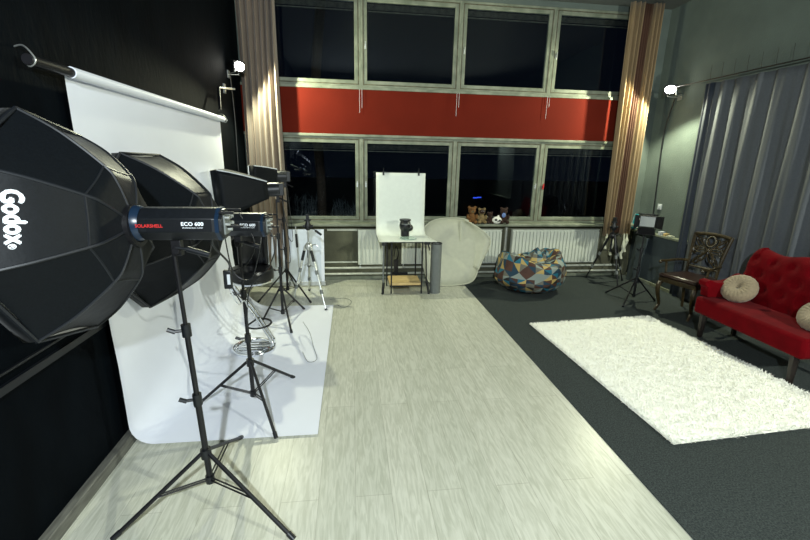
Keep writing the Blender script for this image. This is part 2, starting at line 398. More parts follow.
# ------------------------------------------------------------------ curtains
def curtain(fn, z0, z1, n, mname, name, label, ct, group=None, taper=None, parent=None):
    m = B()
    def f(u, v):
        x, y = fn(u, v); return Vector((x, y, z1+(z0-z1)*v))
    grid(m, f, n, 14 if n < 300 else 24)
    o = put(name, m, mname, parent); solid(o, .003)
    if label: tag(o, label, ct, group)
    return o
def wav(u, k, ph, v): return sin(u*k*2*pi+ph+.5*sin(v*3+u*7))
curtain(lambda u, v: (-1.355+.47*u+.012*sin(v*5+u*4), 5.80-.01+.045*wav(u, 6, 0, v)+.015*sin(u*31+v)), .06, 3.84, 150, 'tan_curtain', 'curtain',
        'beige floor-length curtain gathered at the left end of the windows', 'curtain', 'tan curtains at the window ends')
rc = thing('curtain', 'golden tan curtain with a brown striped strip at the right end of the windows', 'curtain', (0, 0, 0), 0, 'tan curtains at the window ends')
curtain(lambda u, v: (3.71+.20*u+.07*v*(1-u), 5.80+.03*wav(u, 3, 0, v)), .70, 3.84, 70, 'gold_curtain', 'outer_fabric', None, None, parent=rc)
curtain(lambda u, v: (3.90+.16*u+.03*v, 5.83+.012*wav(u, 5, 0, v)), .74, 3.84, 70, 'brown_curtain', 'striped_fabric', None, None, parent=rc)
curtain(lambda u, v: (4.04+.15*u+.02*v, 5.80+.03*wav(u, 3, 1, v)), .72, 3.84, 70, 'gold_curtain', 'inner_fabric', None, None, parent=rc)
for q, (x, z) in enumerate([(3.83, .50), (3.93, .40), (4.16, .45), (4.12, .34)]):
    m = B(); tube(m, cat([(x, 5.79, .73), (x+.01, 5.78, z+.15), (x-.01, 5.79, z+.08), (x+.005, 5.78, z)], 5), [.012, .012, .012, .02, .03, .022]+[.02]*10, 8)
    put('tie_end', m, 'cream_cloth', rc)
# grey curtain on rod along right wall
gc = thing('curtain', 'large grey floor-length curtain with a dark blue edge along the right wall', 'curtain')
def gw(u, v): return 4.372+(.023+.010*v)*(sin(2*pi*17*u+1.6*sin(u*13)+.8*sin(v*2.2))+.22*sin(2*pi*39*u+3*v))*.85+.006*sin(u*151-v*5)
curtain(lambda u, v: (gw(u, v), 4.90-3.9*u-.03*v*(1-u)), .02, 2.73, 620, 'grey_curtain', 'grey_fabric', None, None, parent=gc)
curtain(lambda u, v: (4.385+.012*sin(u*9), 5.06-.14*u-.05*v), .02, 2.74, 12, 'navy_curtain', 'blue_edge', None, None, parent=gc)
m = B(); cyl(m, (4.375, 5.68, 2.78), (4.375, 1.0, 2.78), .007, n=8); rod = tag(put('curtain_rod', m, 'dark_wood'), 'thin dark curtain wire rod running along the right wall', 'rod')
for k in range(24):
    y = 5.0-.165*k; m = B(); tube(m, [(4.375, y, 2.775), (4.375, y+.01, 2.83), (4.39, y+.03, 2.95)], .002, 6); put('hook', m, 'dark_wood', rod)
m = B(); cyl(m, (4.375, 5.68, 2.78), (XR, 5.72, 2.78), .006, n=8); put('wall_bracket', m, 'dark_wood', rod); m = B(); cyl(m, (4.375, 1.05, 2.78), (XR, 1.05, 2.78), .006, n=8); put('wall_bracket', m, 'dark_wood', rod)

# ------------------------------------------------------------------ flood lamps
def flood(loc, d, wallx, label):
    x, y, z = loc; F = thing('flood_lamp', label, 'lamp', (x, y, z), 0, 'wall floodlights')
    s = 1 if d > 0 else -1
    m = B(); box(m, (-.035*s, -.075, -.06), (.005*s, .075, .06))
    for k in range(5): box(m, (-.065*s, -.066+.031*k, -.05), (-.035*s, -.059+.031*k, .05))
    hs = put('housing', m, 'black_metal', F, bevel=.004); hs.rotation_euler = (0, 0, -s*radians(42))
    m = B(); ball(m, (.008*s, 0, 0), .055, (.45, 1.15, .9)); lf = put('lit_face', m, 'bulb', F); lf.rotation_euler = (0, 0, -s*radians(42))
    m = B(); tube(m, [(-.03*s, -.078, 0), (-.03*s, -.078, -.075), (wallx-x, -.02, -.09)], .006, 6)
    tube(m, [(-.03*s, .078, 0), (-.03*s, .078, -.075), (wallx-x, .02, -.09)], .006, 6)
    box(m, (wallx-x, -.04, -.13), (wallx-x+.012*s, .04, -.05)); put('bracket', m, 'silver', F)
    return F
flood((-1.29, 5.50, 2.77), 1, XL, 'bright floodlight high on the black left wall beside the beige curtain')
flood((4.33, 5.60, 2.75), -1, XR, 'bright floodlight high on the grey right wall above the black lamp stand')
flood((4.33, -.9, 2.75), -1, XR, 'floodlight high on the grey wall behind the camera')
m = B(); tube(m, cat([(4.47, 5.66, 2.66), (4.47, 5.76, 2.2), (4.475, 5.74, 1.6), (4.47, 5.70, 1.1), (4.47, 5.68, .79)], 8), .009, 8)
tag(put('power_cable', m, 'black_plastic'), 'black cable hanging down the grey right wall from the floodlight', 'cable')
m = B(); tube(m, cat([(-1.405, 5.52, 2.68), (-1.40, 5.56, 2.2), (-1.405, 5.55, 1.6), (-1.40, 5.53, .92)], 8), .007, 8)
tag(put('power_cable', m, 'black_plastic'), 'black cable running down the black left wall from the floodlight', 'cable')

# ------------------------------------------------------------------ paper backdrop on left wall
bd = thing('backdrop', 'white seamless paper backdrop rolling from the black wall onto the floor', 'backdrop', (0, 0, 0))
m = B(); cyl(m, (-1.352, 2.10, 2.13), (-1.352, 4.96, 2.13), .022, n=20); put('roll_core', m, 'black_metal', bd)
m = B(); cyl(m, (-1.352, 2.385, 2.13), (-1.352, 4.885, 2.13), .027, n=24); put('paper_roll', m, 'paper', bd)
xb = -1.385
prof = [(xb+.033, 2.159), (xb+.010, 2.152), (xb+.002, 2.13), (xb, 1.9), (xb+.002, 1.5), (xb+.004, 1.1), (xb+.006, .75), (xb+.012, .55)]
m = B()
def paper_prof(u):
    P = list(prof); Rr = .13+.24*u; e = .35*u
    P = [q for q in P if q[1] > Rr+.05+e*.6]
    for k in range(0, 13):
        a = pi/2*k/12; P.append((xb+.012+Rr*(1-cos(a)), .011+Rr*(1-sin(a))+e*(1-k/12)**2))
    x0 = P[-1][0]
    return P+[(x0+(-.24-x0)*t, .011) for t in (.25, .5, .75, 1)]
def pf(u, v):
    P = paper_prof(u); L = [0]
    for a, b in zip(P, P[1:]): L.append(L[-1]+math.hypot(b[0]-a[0], b[1]-a[1]))
    d = v*L[-1]; k = 0
    while k < len(P)-2 and L[k+1] < d: k += 1
    t = (d-L[k])/max(1e-6, L[k+1]-L[k]); x = P[k][0]*(1-t)+P[k+1][0]*t; z = P[k][1]*(1-t)+P[k+1][1]*t
    y = 2.385+2.50*u
    r = .010*sin(y*3.1+1)*max(0, 1-abs(v-.55)*2.2)
    return Vector((max(x+r*.8, -1.392), y, max(z+abs(r)*.3, .009)))
grid(m, pf, 40, 90); put('paper_sweep', m, 'paper', bd)
for y in (2.115, 4.95):
    m = B(); tube(m, cat([(XL-.002, y+.03, 2.185), (-1.385, y+.02, 2.19), (-1.352, y+.005, 2.17), (-1.328, y, 2.13), (-1.352, y, 2.104), (-1.375, y, 2.12)], 5), .0035, 8)
    put('wall_hook', m, 'silver', bd)
m = B(); tube(m, [(-1.32, 5.28, 2.49), (-1.35, 4.85, 2.44)], .010, 8); box(m, (XL, 5.24, 2.44), (XL+.015, 5.30, 2.54)); cyl(m, (XL, 5.27, 2.49), (-1.30, 5.27, 2.49), .012)
hk = tag(put('wall_bracket', m, 'silver'), 'silver bracket on the black wall under the left floodlight', 'bracket')
m = B(); tube(m, [(-1.355, 4.84, 2.44), (-1.31, 4.66, 2.14+.06)], .014, 10); put('support_bar', m, 'black_metal', hk)

# ------------------------------------------------------------------ light stands
def stand(loc, top, feet, hub, label, group='black light stands', low=None, knobs=(), lean=(0, 0)):
    """feet: (x,y) relative; hub: height where the legs meet"""
    T = thing('light_stand', label, 'light stand', loc, 0, group)
    def ax(z): return Vector((lean[0]*z, lean[1]*z, z))
    lo = low if low is not None else max(.05, hub-.2)
    m = B(); cyl(m, ax(lo), ax(top*.45), .0150, n=12); put('lower_pole', m, 'black_metal', T)
    m = B(); cyl(m, ax(top*.45), ax(top*.72), .0125, n=12); put('middle_pole', m, 'black_metal', T)
    m = B(); cyl(m, ax(top*.72), ax(top), .0095, n=12); put('upper_pole', m, 'black_metal', T)
    for z in (top*.45, top*.72):
        m = B(); cyl(m, ax(z-.03), ax(z+.03), .021, n=12); d = ax(z); tube(m, [d+Vector((0, 0, 0)), d+Vector((-.045, -.01, 0))], .008, 8)
        tube(m, [d+Vector((-.045, -.01, -.004)), d+Vector((-.078, -.015, .012))], .0105, 8); put('clamp_collar', m, 'black_plastic', T)
    m = B(); cyl(m, ax(hub-.03), ax(hub+.02), .026, n=12); put('leg_hub', m, 'black_plastic', T)
    m = B(); cyl(m, ax(lo-.01), ax(lo+.03), .022, n=12); put('brace_hub', m, 'black_plastic', T)
    for fx, fy in feet:
        f = Vector((fx, fy, .012)); h = ax(hub)+Vector((fx, fy, 0)).normalized()*.02
        m = B(); tube(m, [h, f], .0105, 8)
        b = h.lerp(f, .52); a = ax(lo+.01)
        sd = Vector((-fy, fx, 0)).normalized()*.008
        tube(m, [a+sd, b+sd], .0045, 6); tube(m, [a-sd, b-sd], .0045, 6)
        lg = put('leg', m, 'black_metal', T)
        d = (f-h).normalized(); m = B(); cyl(m, f-d*.04, f, .0135, n=10); put('rubber_foot', m, 'black_plastic', lg)
    return T
def rel(c, pts): return [(x-c[0], y-c[1]) for x, y in pts]
s1 = (-.74, 1.90, 0)
stand(s1, 1.34, rel(s1, [(-1.13, 1.70), (-.29, 1.61), (-.72, 2.40)]), .30, 'nearest black light stand carrying the large octagonal softbox', lean=(-.032, 0), low=.13)
s2 = (-.72, 2.76, 0)
stand(s2, 1.20, rel(s2, [(-.50, 2.37), (-.49, 3.14), (-1.13, 2.78)]), .36, 'second nearest black light stand, standing on the white paper', low=.10, lean=(-.01, 0))
s3 = (-.76, 4.36, 0)
stand(s3, 1.34, rel(s3, [(-.99, 4.27), (-.58, 4.76), (-.63, 4.05)]), .40, 'black light stand just behind the chrome bar stool', low=.12)
s4 = (-.84, 5.27, 0)
stand(s4, 1.40, rel(s4, [(-1.17, 5.03), (-.52, 4.98), (-.80, 5.68)]), .36, 'farthest black light stand in front of the white boards and beige curtain', low=.10)

# ------------------------------------------------------------------ studio strobes
def strobe(name, c, az, L0, L1, R, label, txt=True):
    """c: centre over the stand; L0 towards the front (-x), L1 towards the back"""
    T = thing(name, label, 'studio flash', c, -az, 'studio flash heads')
    n = 8
    def oct_(x, r): return [(x, r*cos(2*pi*(k+.5)/n)/cos(pi/n), r*sin(2*pi*(k+.5)/n)*.95/cos(pi/n)) for k in range(n)]
    m = B(); st = [(-L0+.05, R*.95), (-L0+.06, R), (L1-.05, R), (L1-.02, R*.9)]
    rings = [[m.verts.new(p) for p in oct_(x, r)] for x, r in st]
    for a, b in zip(rings, rings[1:]):
        for j in range(n): m.faces.new((a[j], a[(j+1) % n], b[(j+1) % n], b[j]))
    m.faces.new(rings[0]); m.faces.new(rings[-1][::-1]); put('body', m, 'black_plastic', T, bevel=.003)
    m = B(); prof = [(R*.98, 0), (R*1.08, .005), (R*1.08, .03), (R*.96, .05)]; lathe(m, prof, n=28)
    bmesh.ops.transform(m, matrix=Matrix.Translation((-L0, 0, 0)) @ Matrix.Rotation(pi/2, 4, 'Y'), verts=m.verts); put('mount_ring', m, 'blue_edge', T)
    m = B()
    rr = [m.verts.new(Vector(p)) for p in oct_(L1-.048, R*1.03)]; r2 = [m.verts.new(Vector(p)) for p in oct_(L1-.032, R*1.03)]
    for j in range(n): m.faces.new((rr[j], rr[(j+1) % n], r2[(j+1) % n], r2[j]))
    m.faces.new(rr); m.faces.new(r2); put('rear_bezel', m, 'blue_edge', T)
    m = B(); box(m, (L1-.022, -R*.55, -R*.6), (L1-.014, R*.55, R*.6)); pn = put('control_panel', m, 'grey_tube', T)
    for ky, kz in ((-.4, .4), (0, .4), (.4, .4), (-.4, 0), (.4, 0), (0, -.35)):
        m = B(); cyl(m, (L1-.014, ky*R, kz*R), (L1+.004, ky*R, kz*R), .007, n=10); put('knob', m, 'silver', pn)
    m = B(); tube(m, [(L1-.03, -R*.8, R*.75), (L1+.03, -R*.8, R*.75)], .006, 6); tube(m, [(L1-.03, R*.8, R*.75), (L1+.03, R*.8, R*.75)], .006, 6); tube(m, [(L1-.02, -R*.2, -R*.15), (L1+.055, -R*.2, -R*.15)], .006, 6)
    put('rear_hook', m, 'black_metal', T)
    m = B(); box(m, (-.02, -.018, -R-.07), (.02, .018, -R+.004)); cyl(m, (0, -.03, -R-.045), (0, .03, -R-.045), .017, n=14); put('tilt_bracket', m, 'black_metal', T, bevel=.002)
    m = B(); tube(m, [(.01, -.035, -R-.03), (.06, -.04, -R-.035)], .006, 8); tube(m, [(.055, -.04, -R-.035), (.15, -.05, -R-.06)], .012, 10); put('tilt_handle', m, 'black_plastic', T)
    # labelled side panel
    yf = -R*1.001-.0015
    m = B(); box(m, (-L0+.085, yf, -R*.35), (L1-.06, yf+.003, R*.38)); lp = put('label_panel', m, 'black_trim', T)
    def side(s, size, x, z, mm, sx=1, bd_=0):
        b = text_bm(s, size)
        if bd_: b = bold(b, bd_)
        for v in b.verts: v.co = Vector((x+v.co.x*sx, yf-.0012-v.co.z*.1, z+v.co.y))
        me = bpy.data.meshes.new('lettering'); b.to_mesh(me); b.free(); o = bpy.data.objects.new('lettering', me); C.objects.link(o); me.materials.append(MT[mm]); o.parent = lp
    side('SOLARSHELL', R*.26, -L0*.22-.035, -.001, 'red_print', 1.0, .0006)
    side('ECO 600', R*.30, L1*.42, .007, 'white_print', 1.1, .0006)
    side('PROFESSIONAL FLASH', R*.10, L1*.42, -.009, 'white_print', 1.15)
    return T
strobe('studio_strobe', (-.765, 1.90, 1.465), 0, .17, .235, .072, 'black studio flash with red and white lettering on the nearest stand')
strobe('studio_strobe', (-.735, 2.76, 1.33), 0.06, .16, .215, .076, 'black studio flash with red and white lettering on the second stand, above the stool')

# ------------------------------------------------------------------ octagonal softboxes
def octabox(A, az, el, d0, D, R, di, ri, roll, label, text=False, rr=.085):
    T = thing('octagonal_softbox', label, 'softbox', A, 0, 'octagonal softboxes')
    ax = Vector((-cos(az)*cos(el), sin(az)*cos(el), sin(el))); nr = Vector((-sin(az), -cos(az), 0)); upv = nr.cross(ax)
    if upv.z < 0: upv = -upv
    def P(d, r, ang): return ax*d+r*(cos(ang)*nr+sin(ang)*upv)
    angs = [radians(22.5+45*k)+roll for k in range(8)]
    # rib profile (d, r) from ring to rim, passing the inner seam node
    rib = [(d0, rr), (d0+(di-d0)*.35, rr+(ri-rr)*.62), (di, ri), (di+(D-di)*.5, ri+(R-ri)*.60), (D, R)]
    cp = cat([(a, b, 0) for a, b in rib], 6)
    def RB(s):
        i = s*(len(cp)-1); k = min(int(i), len(cp)-2); t = i-k; q = cp[k].lerp(cp[k+1], t); return q.x, q.y
    def panel(k, s, t):
        d, r = RB(s); a, b = P(d, r, angs[k]), P(d, r, angs[(k+1) % 8]); q = a.lerp(b, t)
        # cloth sags inwards between ribs
        sag = 4*t*(1-t)*.035*r; c = ax*d
        return q-(q-c).normalized()*sag*(.3+.7*s)+ax*(0)
    for k in range(8):
        m = B(); grid(m, lambda u, v: panel(k, u*.5, v), 12, 8); put('inner_panel', m, 'softcloth', T)
        m = B(); grid(m, lambda u, v: panel(k, .5+u*.5, v)*(1.0), 12, 8); put('outer_panel', m, 'softcloth', T)
    for k in range(8):
        m = B(); pts = [P(*RB(i/24), angs[k]) for i in range(25)]; tube(m, pts, .006, 6); put('rib', m, 'softseam', T)
    m = B()
    for k in range(8): tube(m, [panel(k, .5, t/8) for t in range(9)], .0045, 5)
    put('inner_seam', m, 'softseam', T)
    m = B()
    rim = []; 
    for k in range(8): rim += [P(D, R, angs[k]).lerp(P(D, R, angs[(k+1) % 8]), t/4)*1.0 for t in range(4)]
    tube(m, rim, .008, 6, closed=True); put('rim', m, 'softseam', T)
    m = B()
    n = len(rim)
    a_ = [m.verts.new(p) for p in rim]; b_ = [m.verts.new(p+ax*.05) for p in rim]
    for i in range(n): m.faces.new((a_[i], a_[(i+1) % n], b_[(i+1) % n], b_[i]))
    sk = put('skirt', m, 'softcloth', T); solid(sk, .002)
    m = B(); fc = [m.verts.new(p+ax*.02) for p in rim]; m.faces.new(fc); fo = put('front_diffuser', m, 'diffuser', T); solid(fo, .002)
    m = B(); lathe(m, [(rr*.86, -.02), (rr*1.08, -.018), (rr*1.08, .018), (rr*.86, .02)], n=28, cap=False)
    q = Vector((0, 0, 1)).rotation_difference(ax); bmesh.ops.transform(m, matrix=Matrix.Translation(ax*d0) @ q.to_matrix().to_4x4(), verts=m.verts)
    put('speed_ring', m, 'black_metal', T)
    if text:
        k = 7  # panel facing the camera
        # choose the panel whose centre faces -y most
        def cen(k): return panel(k, .75, .5)
        k = min(range(8), key=lambda k: cen(k).y+.4*abs(cen(k).z))
        e = .0005
        def place(x, y, lift):
            # x: reading direction (downwards), y: letter height (towards the flash)
            s = text[0]-y/ text[2]; d, r = RB(s); w_ = 2*r*sin(pi/8); up_first = panel(k, s, 1).z > panel(k, s, 0).z
            t = .5+text[1]/w_+x/w_
            if up_first: t = 1-t
            p = panel(k, s, t); nn = (panel(k, s+e, t)-p).cross(panel(k, s, t+e)-p).normalized()
            if nn.dot(p-ax*d) < 0: nn = -nn
            return p+nn*(.006+lift)
        for body, size, ox, oy, bd_ in (('Godox', text[3], 0, 0, .0032), ('\u00ae', text[3]*.36, text[3]*1.55, text[3]*-.12, .0005), ('www.godox.com', text[3]*.2, text[3]*1.0, -text[3]*.60, .0)):
            b = bold(text_bm(body, size), bd_) if bd_ else text_bm(body, size)
            bmesh.ops.triangulate(b, faces=b.faces)
            for v in b.verts: v.co = place(v.co.x+ox, v.co.y+oy, v.co.z*2)
            me = bpy.data.meshes.new('lettering'); b.to_mesh(me); b.free(); o = bpy.data.objects.new('lettering', me); C.objects.link(o); me.materials.append(MT['white_print']); o.parent = T
    return T
octabox((-.755, 1.90, 1.465), 0.0, -.057, .175, .465, .478, .221, .255, .233, 'large octagonal black softbox with white Godox lettering, nearest the camera', text=(.80, -.01, .56, .066))
octabox((-.735, 2.76, 1.32), .14, -.06, .16, .535, .505, .20, .24, .02, 'octagonal black softbox behind the one with white lettering, in front of the paper')

# strip softboxes on the two far stands
def strip_softbox(A, az, el, D, hw, hh, label):
    T = thing('rectangular_softbox', label, 'softbox', A, 0, 'rectangular softboxes')
    ax = Vector((-cos(az)*cos(el), -sin(az)*cos(el), sin(el))); sd = Vector((sin(az), -cos(az), 0)); upv = ax.cross(sd); upv = upv if upv.z > 0 else -upv
    b0 = [(-.09, -.08), (.09, -.08), (.09, .08), (-.09, .08)]; b1 = [(-hw, -hh), (hw, -hh), (hw, hh), (-hw, hh)]
    nm = ['bottom_panel', 'side_panel', 'top_panel', 'side_panel']
    P0 = [ax*.09+sd*a+upv*b for a, b in b0]; P1 = [ax*D+sd*a+upv*b for a, b in b1]; P2 = [p+ax*.06 for p in P1]
    for k in range(4):
        m = B(); j = (k+1) % 4
        def f(u, v):
            uu = u**.8; q = P0[k].lerp(P0[j], v).lerp(P1[k].lerp(P1[j], v), u); c = ax*(.09+(D-.09)*u)
            return q+(q-c)*(.05*sin(pi*u)*(1-.25*4*v*(1-v)))
        grid(m, f, 10, 10)
        fs = [m.verts.new(P1[k]), m.verts.new(P1[j]), m.verts.new(P2[j]), m.verts.new(P2[k])]; m.faces.new(fs)
        o = put(nm[k], m, 'softcloth', T); solid(o, .002)
    m = B(); tube(m, P2, .006, 6, closed=True); put('rim', m, 'silver', T)
    m = B(); tube(m, [p+ax*-.0+upv*.006 for p in (P0[2], P0[2].lerp(P1[2], .5)+(P0[2].lerp(P1[2], .5)-ax*(.5*(D+.09)))*.05, P1[2])], .006, 6); put('lit_edge', m, 'tape', T)  # pale tube: light along the top panel edge, put into its colour
    m = B(); m.faces.new([m.verts.new(p-ax*.02) for p in P2]); o = put('front_diffuser', m, 'diffuser', T); solid(o, .002)
    m = B(); box(m, (-.06, -.05, -.06), (.06, .05, .06), Matrix.Rotation(az, 3, 'Z')); cyl(m, -ax*.02, ax*.1, .07, n=20); put('flash_head', m, 'black_plastic', T, bevel=.006)
    m = B(); box(m, (-.015, -.015, -.13), (.015, .015, -.05)); tube(m, [(0, 0, -.08), (.09, -.03, -.12)], .008, 8); put('tilt_bracket', m, 'black_metal', T)
    return T
strip_softbox((-.74, 4.36, 1.44), .14, -.05, .50, .27, .21, 'rectangular black softbox on the stand behind the stool')
strip_softbox((-.80, 5.27, 1.53), .20, 0, .34, .26, .12, 'smaller black softbox on the farthest stand, in front of the beige curtain')

# ------------------------------------------------------------------ cables at the strobes
m = B(); tube(m, cat([(-.60, 1.86, 1.42), (-.62, 1.92, 1.36), (-.60, 2.05, 1.25), (-.645, 2.2, 1.175)], 8), .005, 8)
pc = tag(put('power_adapter_cable', m, 'black_plastic'), 'black cable with a hanging adapter box below the nearest flash', 'cable')
m = B(); box(m, (-.672, 2.18, 1.075), (-.632, 2.205, 1.175)); bx_ = put('adapter_box', m, 'black_plastic', pc, bevel=.004)
m = B(); box(m, (-.652, 2.177, 1.10), (-.637, 2.18, 1.155)); put('paper_label', m, 'tape', bx_)
m = B(); tube(m, cat([(-.65, 2.19, 1.08), (-.64, 2.3, .95), (-.66, 2.5, .9), (-.70, 2.72, .78)], 8), .004, 8); put('cable_tail', m, 'tape', pc)
for k, (pts, lb) in enumerate([
    ([(-.55, 2.74, 1.33), (-.50, 2.74, 1.2), (-.55, 2.72, 1.05), (-.68, 2.73, .9), (-.72, 2.74, .62)], 'black cable looping from the second flash down its stand'),
    ([(-.80, 2.70, 1.40), (-.79, 2.69, 1.2), (-.76, 2.70, 1.02), (-.66, 2.70, .98), (-.60, 2.70, 1.15), (-.58, 2.73, 1.27)], 'black cable drooping under the second flash'),
    ([(-.70, 2.70, 1.41), (-.62, 2.70, 1.22), (-.68, 2.70, 1.08), (-.80, 2.71, 1.0), (-.74, 2.73, .8)], 'black cable draped over the second flash'),
    ([(-.70, 4.36, 1.32), (-.66, 4.34, 1.0), (-.65, 4.34, .7), (-.70, 4.34, .75), (-.72, 4.34, 1.1)], 'black cable looping down the stand behind the stool'),
    ([(-.78, 5.26, 1.40), (-.75, 5.24, 1.0), (-.74, 5.24, .75), (-.79, 5.24, .8), (-.80, 5.25, 1.05)], 'black cable looping down the farthest light stand'),
    ([(-.55, 4.35, .014), (-.45, 4.05, .014), (-.38, 3.70, .014), (-.33, 3.45, .014), (-.40, 3.40, .014), (-.47, 3.6, .014)], 'thin grey cable lying on the white paper right of the stool'),
    ([(-.30, 5.1, .006), (-.12, 5.15, .006), (-.02, 5.0, .006), (-.1, 4.8, .006), (-.2, 4.9, .006)], 'thin pale cable lying on the laminate beside the silver tripod')]):
    m = B(); tube(m, cat(pts, 10), .004 if k < 5 else .0022, 6); tag(put('power_cable', m, 'black_plastic' if k < 5 else 'grey_tube'), lb, 'cable')

# ------------------------------------------------------------------ bar stool
st = thing('bar_stool', 'chrome bar stool with a round black seat standing on the white paper', 'stool', (-.87, 3.60, 0))
bx, by = -.06, .13
m = B()
ring = [(bx+.185*cos(2*pi*k/36), by+.185*sin(2*pi*k/36), .025) for k in range(36)]; tube(m, ring, .012, 8, closed=True)
ring = [(bx+.155*cos(2*pi*k/36), by+.155*sin(2*pi*k/36), .032) for k in range(36)]; tube(m, ring, .009, 8, closed=True)
for yy in (-.08, -.025, .03, .085): w_ = math.sqrt(.18**2-yy**2); tube(m, [(bx-w_, by+yy, .028), (bx+w_, by+yy, .028)], .008, 8)
put('base', m, 'chrome', st)
for s in (-1, 1):
    m = B(); tube(m, cat([(bx+.04, by+s*.035, .03), (bx+.16, by+s*.035, .035), (bx+.175, by+s*.035, .075), (bx+.155, by+s*.035, .12), (-.03, .05+s*.035, .42), (-.155, -.03+s*.035, .66), (-.12, -.02+s*.035, .70)], 8), .013, 10); put('leg', m, 'chrome', st)
m = B(); ring = [(.02+.11*cos(2*pi*k/30-2.6), .02+.12*sin(2*pi*k/30-2.6), .30) for k in range(22)]; tube(m, ring, .009, 8); tube(m, [ring[0], (.02, .07, .34)], .008, 6); put('foot_ring', m, 'black_metal', st)
m = B(); lathe(m, [(.12, .70), (.172, .705), (.178, .72), (.172, .728)], n=36); put('seat_ring', m, 'chrome', st)
m = B(); lathe(m, [(.168, .728), (.182, .735), (.184, .775), (.183, .80), (.176, .82), (.15, .828), (.08, .822), (.001, .82)], n=36); put('seat', m, 'black_leather', st)
m = B()
def bk(u, v):
    a = radians(35+110*u); r = .150; return Vector((r*cos(a), r*sin(a)*.95, .815+.30*v))
grid(m, bk, 16, 6); o = put('backrest', m, 'black_leather', st); solid(o, .035); o.modifiers.new('sub', 'SUBSURF').render_levels = 1

# ------------------------------------------------------------------ silver tripod
def tripod(c, feet, apex, head, m1, m2, label, foot_r=.012, handle=(.16, -.05, -.12), thick=.012):
    T = thing('tripod', label, 'tripod', c, 0, 'camera tripods')
    m = B(); cyl(m, (0, 0, apex-.25), (0, 0, head-.12), thick, n=12); put('centre_column', m, m1, T)
    m = B(); lathe(m, [(.03, apex-.05), (.045, apex-.02), (.045, apex+.01), (.02, apex+.04)], n=12); tube(m, [(.03, 0, apex), (.09, -.02, apex+.02), (.12, -.02, apex-.02)], .007, 8); put('shoulder', m, m1, T)
    m = B(); lathe(m, [(.02, head-.14), (.035, head-.12), (.038, head-.08), (.026, head-.05), (.024, head-.03), (.04, head-.028), (.04, head-.01)], n=16); box(m, (-.018, -.02, head-.01), (.018, .02, head+.05)); cyl(m, (-.06, 0, head-.09), (.06, 0, head-.09), .015, n=10)
    put('pan_head', m, 'black_plastic', T)
    m = B(); e = Vector(handle)+Vector((0, 0, head-.07)); tube(m, [(0, 0, head-.08), e], .005, 8); d = (e-Vector((0, 0, head-.08))).normalized(); tube(m, [e-d*.09, e], .014, 10); put('pan_handle', m, 'black_plastic', T)
    for fx, fy in feet:
        f = Vector((fx, fy, .012)); h = Vector((0, 0, apex))+Vector((fx, fy, 0)).normalized()*.04; m = B()
        k1, k2 = h.lerp(f, .42), h.lerp(f, .72)
        tube(m, [h, k1], thick*1.25, 8); tube(m, [k1, k2], thick*1.0, 8); tube(m, [k2, f], thick*.75, 8)
        a = Vector((0, 0, apex-.24)); tube(m, [a, h.lerp(f, .34)], .004, 6)
        lg = put('leg', m, m1, T)
        d = (f-h).normalized()
        for k in (k1, k2): m = B(); cyl(m, k-d*.025, k+d*.025, thick*1.6, n=10); put('leg_lock', m, 'grey_tube', lg)
        m = B(); cyl(m, f-d*.02, f, thick*1.3, n=10); put('rubber_foot', m, m2, lg)
        m = B(); cyl(m, h+d*.06, h.lerp(f, .25), thick*1.5, n=10); put('foam_grip', m, m2, lg)
    return T
c = (-.53, 5.06, 0)
tripod(c, rel(c, [(-.74, 5.02), (-.32, 4.70), (-.59, 5.50)]), .72, 1.05, 'silver', 'black_plastic', 'silver camera tripod with a black head, in front of the white boards')
c = (3.79, 5.58, .007)
tripod(c, rel(c, [(3.66, 5.90), (3.84, 5.36), (4.14, 5.70)]), .74, .95, 'black_metal', 'black_plastic', 'black camera tripod standing in the far right corner', handle=(.05, .1, .03))

# white boards
wb = thing('white_board', 'white rectangular board with a metal bottom rail leaning under the window', 'board', (-1.30, 5.72, 0))
Rm = Matrix.Rotation(radians(-8), 3, 'X')
m = B(); box(m, (.02, 0, .06), (.905, .006, .80), Rm, (0, 0, 0)); put('panel', m, 'board', wb)
m = B(); box(m, (.005, -.012, .008), (.915, .018, .065), Rm, (0, 0, 0)); put('bottom_rail', m, 'silver', wb, bevel=.004)
m = B(); box(m, (.86, -.003, .07), (.905, .0, .795), Rm, (0, 0, 0)); put('edge_strip', m, 'paper', wb)
m = B(); tube(m, [(-.70, 5.50, .01), (-.74, 5.54, .88)], .007, 8); gp = tag(put('grip_pole', m, 'silver'), 'thin grey pole with a black grip leaning by the white board', 'pole')
m = B(); tube(m, [(-.728, 5.53, .60), (-.735, 5.537, .78)], .016, 10); put('grip', m, 'black_plastic', gp)

# ------------------------------------------------------------------ product table
pt = thing('product_table', 'small black product table with a curved white sheet and pine shelf', 'table', (.36, 5.2, 0))
for x, y in ((.15, .10), (.56, .10), (.12, .48), (.53, .48)):
    m = B(); box(m, (x-.009, y-.009, 0), (x+.009, y+.009, .72)); put('leg', m, 'black_metal', pt)
for z in (.10, .70):
    m = B()
    for y in (.10, .48): box(m, (.13, y-.008, z), (.56, y+.008, z+.016))
    for x in (.14, .55): box(m, (x-.008, .1, z), (x+.008, .48, z+.016))
    put('frame_rail', m, 'black_metal', pt)
m = B(); box(m, (.13, .10, .117), (.555, .48, .15)); put('shelf', m, 'birch', pt, bevel=.003)
m = B(); pr = [(0, -.05, .742), (.0, .10, .742), (0, .30, .742), (0, .42, .75), (0, .50, .79), (0, .545, .86), (0, .56, .95), (0, .568, 1.2), (0, .575, 1.58)]; cp = cat(pr, 6)
def shf(u, v):
    i = v*(len(cp)-1); k = min(int(i), len(cp)-2); q = cp[k].lerp(cp[k+1], i-k)
    f = max(0, (.4-v))*.16; return Vector((-.03+f*.15+(.68+f*1.0)*u, q.y, q.z))
